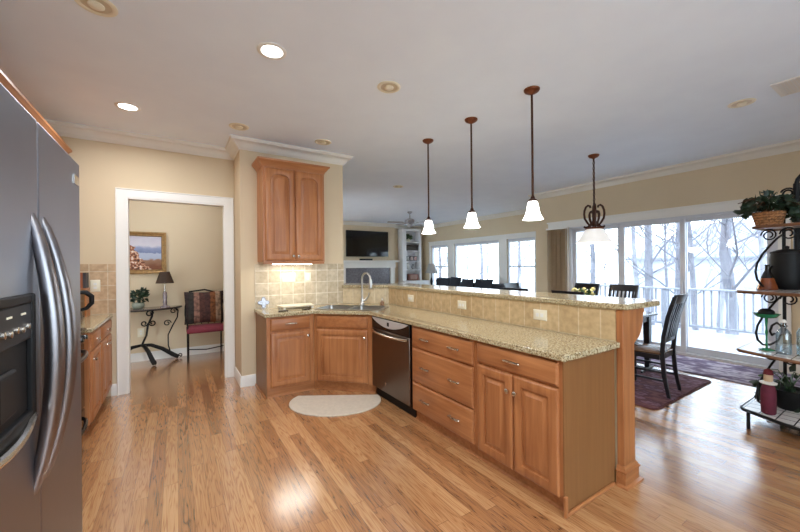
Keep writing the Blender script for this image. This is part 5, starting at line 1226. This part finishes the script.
obj('pot', MB().lathe([(0.06, 0), (0.08, 0.1), (0.07, 0.1), (0.06, 0.08)], (7.25, 10.73, 2.281), 16), 'plate', t)
w = MB(); leaf_cloud(w, (7.25, 10.73, 2.46), (0.17, 0.1, 0.12), 110, 0.085, rnd); obj('foliage', w, 'leaf2', t, smooth=0)
t = thing('storage_box', 'long dark brown box on the second bookcase shelf', 'box', (7.37, 10.73, 1.961)); MAT['dbrown'] = plain('dark_brown_box', srgb(58, 48, 38), 0.6, 0, 0.1)
obj('body', MB().box(7.11, 10.63, 1.961, 7.63, 10.83, 2.11), 'dbrown', t, 0.004); obj('lid', MB().box(7.10, 10.62, 2.111, 7.64, 10.84, 2.17), 'dbrown', t, 0.004)
for i, (x, lb) in enumerate(((7.20, 'small framed photo at the left of the middle bookcase shelf'), (7.37, 'small framed photo at the centre of the middle bookcase shelf'), (7.54, 'small framed photo at the right of the middle bookcase shelf'))):
    t = thing('photo_frame', lb, 'picture frame', (x, 10.70, 1.586), 'framed photos in the bookcase')
    obj('frame', MB().box(x-0.075, 10.69, 1.586, x+0.075, 10.71, 1.586+0.17), 'black', t, 0.003); obj('photo', MB().box(x-0.055, 10.687, 1.606, x+0.055, 10.69, 1.735), plain('photo_print', srgb(150+20*i, 146, 140), 0.5, 0, 0.4, 18), t)
for (x, lb, col, h) in ((7.22, 'white vase on the bookcase shelf below the framed photos', (222, 220, 216), 0.24), (7.46, 'grey jar on the bookcase shelf below the framed photos', (138, 138, 140), 0.19)):
    t = thing('vase', lb, 'vase', (x, 10.72, 1.266)); m_ = plain('vase_glaze', srgb(*col), 0.25)
    obj('body', MB().lathe([(0.04, 0), (0.075, h*0.3), (0.08, h*0.5), (0.05, h*0.8), (0.035, h*0.9)], (x, 10.72, 1.266), 18), m_, t); obj('lip', MB().lathe([(0.035, h*0.901), (0.05, h), (0.04, h)], (x, 10.72, 1.266), 18), m_, t)
t = thing('mantel_clock', 'reddish brown wooden radio clock on the lowest bookcase shelf', 'clock', (7.38, 10.65, 0.861))
obj('case', MB().box(7.17, 10.60, 0.861, 7.62, 10.80, 1.10), plain('red_brown_wood', srgb(112, 62, 44), 0.4, 0, 0.1), t, 0.02); obj('face', MB().box(7.25, 10.592, 0.90, 7.54, 10.60, 1.06), plain('clock_face', srgb(150, 112, 92), 0.4), t)
# sofa with cushions, lamp on an end table
t = thing('sofa', 'dark grey sofa under the wide living room window', 'sofa', (7.45, 7.75, 0))
obj('base', MB().box(7.05, 6.62, 0.06, 7.90, 8.84, 0.30), 'navy', t, 0.03)
obj('backrest', MB().box(7.66, 6.62, 0.301, 7.90, 8.84, 0.86), 'navy', t, 0.06, seg=4)
for y0 in (6.62, 8.64): obj('arm', MB().box(7.05, y0, 0.301, 7.655, y0+0.20, 0.64), 'navy', t, 0.05, seg=4)
for y0 in (6.83, 7.735): obj('seat_cushion', MB().box(7.02, y0, 0.301, 7.655, y0+0.895, 0.48), 'navy', t, 0.04, seg=3)
for x in (7.10, 7.84):
    for y in (6.68, 8.78): obj('leg', MB().lathe([(0.02, 0), (0.03, 0.06)], (x, y, 0), 10), 'black', t)
def sofa_cushion(y, z, hw, label, tilt=0.28):
    w = MB(); cush(w, 0, 0, 0, hw, 0.24, 0.085, tilt)
    w.xf(Matrix.Translation((7.55, y, z)) @ Matrix.Rotation(math.radians(-90), 4, 'Z'))
    single('sofa_cushion', w, 'navy', label, 'cushion', 'dark cushions along the sofa', 0, 60)
sofa_cushion(8.52, 0.79, 0.26, 'tall dark cushion at the end of the sofa towards the table lamp')
sofa_cushion(7.98, 0.745, 0.27, 'dark cushion in the middle of the sofa')
sofa_cushion(7.30, 0.755, 0.36, 'wide dark cushion at the sofa end towards the double hung window')
t = thing('armchair', 'dark armchair below the table lamp beside the sofa', 'armchair', (7.45, 9.25, 0))
obj('base', MB().box(7.05, 8.93, 0.06, 7.85, 9.62, 0.42), 'navy', t, 0.04); obj('backrest', MB().box(7.62, 8.93, 0.421, 7.85, 9.62, 0.98), 'navy', t, 0.07, seg=4)
for y0 in (8.93, 9.48): obj('arm', MB().box(7.05, y0, 0.421, 7.61, y0+0.14, 0.64), 'navy', t, 0.04, seg=3)
for x in (7.10, 7.80):
    for y in (8.98, 9.57): obj('leg', MB().lathe([(0.02, 0), (0.03, 0.06)], (x, y, 0), 10), 'black', t)
t = thing('end_table', 'small dark end table in the living room window corner', 'table', (7.65, 9.95, 0))
obj('tabletop', MB().box(7.42, 9.72, 0.62, 7.88, 10.18, 0.65), 'dbrown', t, 0.004)
for x in (7.45, 7.82):
    for y in (9.75, 10.12): obj('leg', MB().box(x, y, 0, x+0.035, y+0.035, 0.619), 'dbrown', t)
t = thing('table_lamp', 'table lamp with a grey bell shade before the narrow window', 'lamp', (7.65, 9.60, 0.651))
lx, ly = 7.62, 9.82
obj('base', MB().lathe([(0.07, 0), (0.07, 0.015), (0.025, 0.03), (0.04, 0.12), (0.055, 0.20), (0.03, 0.30), (0.014, 0.34), (0.010, 0.52)], (lx, ly, 0.651), 18), 'black', t)
pr = [(0.24, 1.14), (0.17, 1.27), (0.13, 1.38), (0.11, 1.47)]; obj('lamp_shade', MB().lathe(pr+[(r-0.004, z) for r, z in pr[::-1]]+pr[:1], (lx, ly, 0), 24, False), plain('grey_shade', srgb(168, 164, 160), 0.8), t)
# ceiling fan
fx, fy = 5.47, 8.0; MAT['fan'] = plain('fan_grey', srgb(150, 148, 150), 0.5, 0, 0.05)
t = thing('ceiling_fan', 'pale ceiling fan with five blades in the living room', 'ceiling fan', (fx, fy, CZ))
obj('canopy', MB().lathe([(0.07, 0), (0.068, -0.02), (0.04, -0.05), (0.02, -0.06)], (fx, fy, CZ), 20), 'fan', t)
obj('downrod', MB().tube([(fx, fy, CZ-0.055), (fx, fy, 2.70)], 0.013, 8), 'fan', t)
obj('motor', MB().lathe([(0.03, 2.72), (0.09, 2.70), (0.125, 2.67), (0.125, 2.60), (0.10, 2.575), (0.07, 2.56), (0.07, 2.50), (0.05, 2.47), (0.01, 2.465)], (fx, fy, 0), 24), 'fan', t)
for k in range(5):
    a = 2*PI*k/5+0.35; M_ = Matrix.Translation((fx, fy, 2.60)) @ Matrix.Rotation(a, 4, 'Z') @ Matrix.Rotation(math.radians(10), 4, 'X')
    b = obj('blade', MB().loops([[(x, y, z) for x, y in ((0.20, -0.05), (0.60, -0.07), (0.64, -0.05), (0.65, 0), (0.64, 0.05), (0.60, 0.07), (0.20, 0.05))] for z in (-0.004, 0.004)]).xf(M_), 'fan', t)
    obj('blade_bracket', MB().box(0.10, -0.018, -0.012, 0.24, 0.018, -0.0045).xf(M_), 'fan', b)
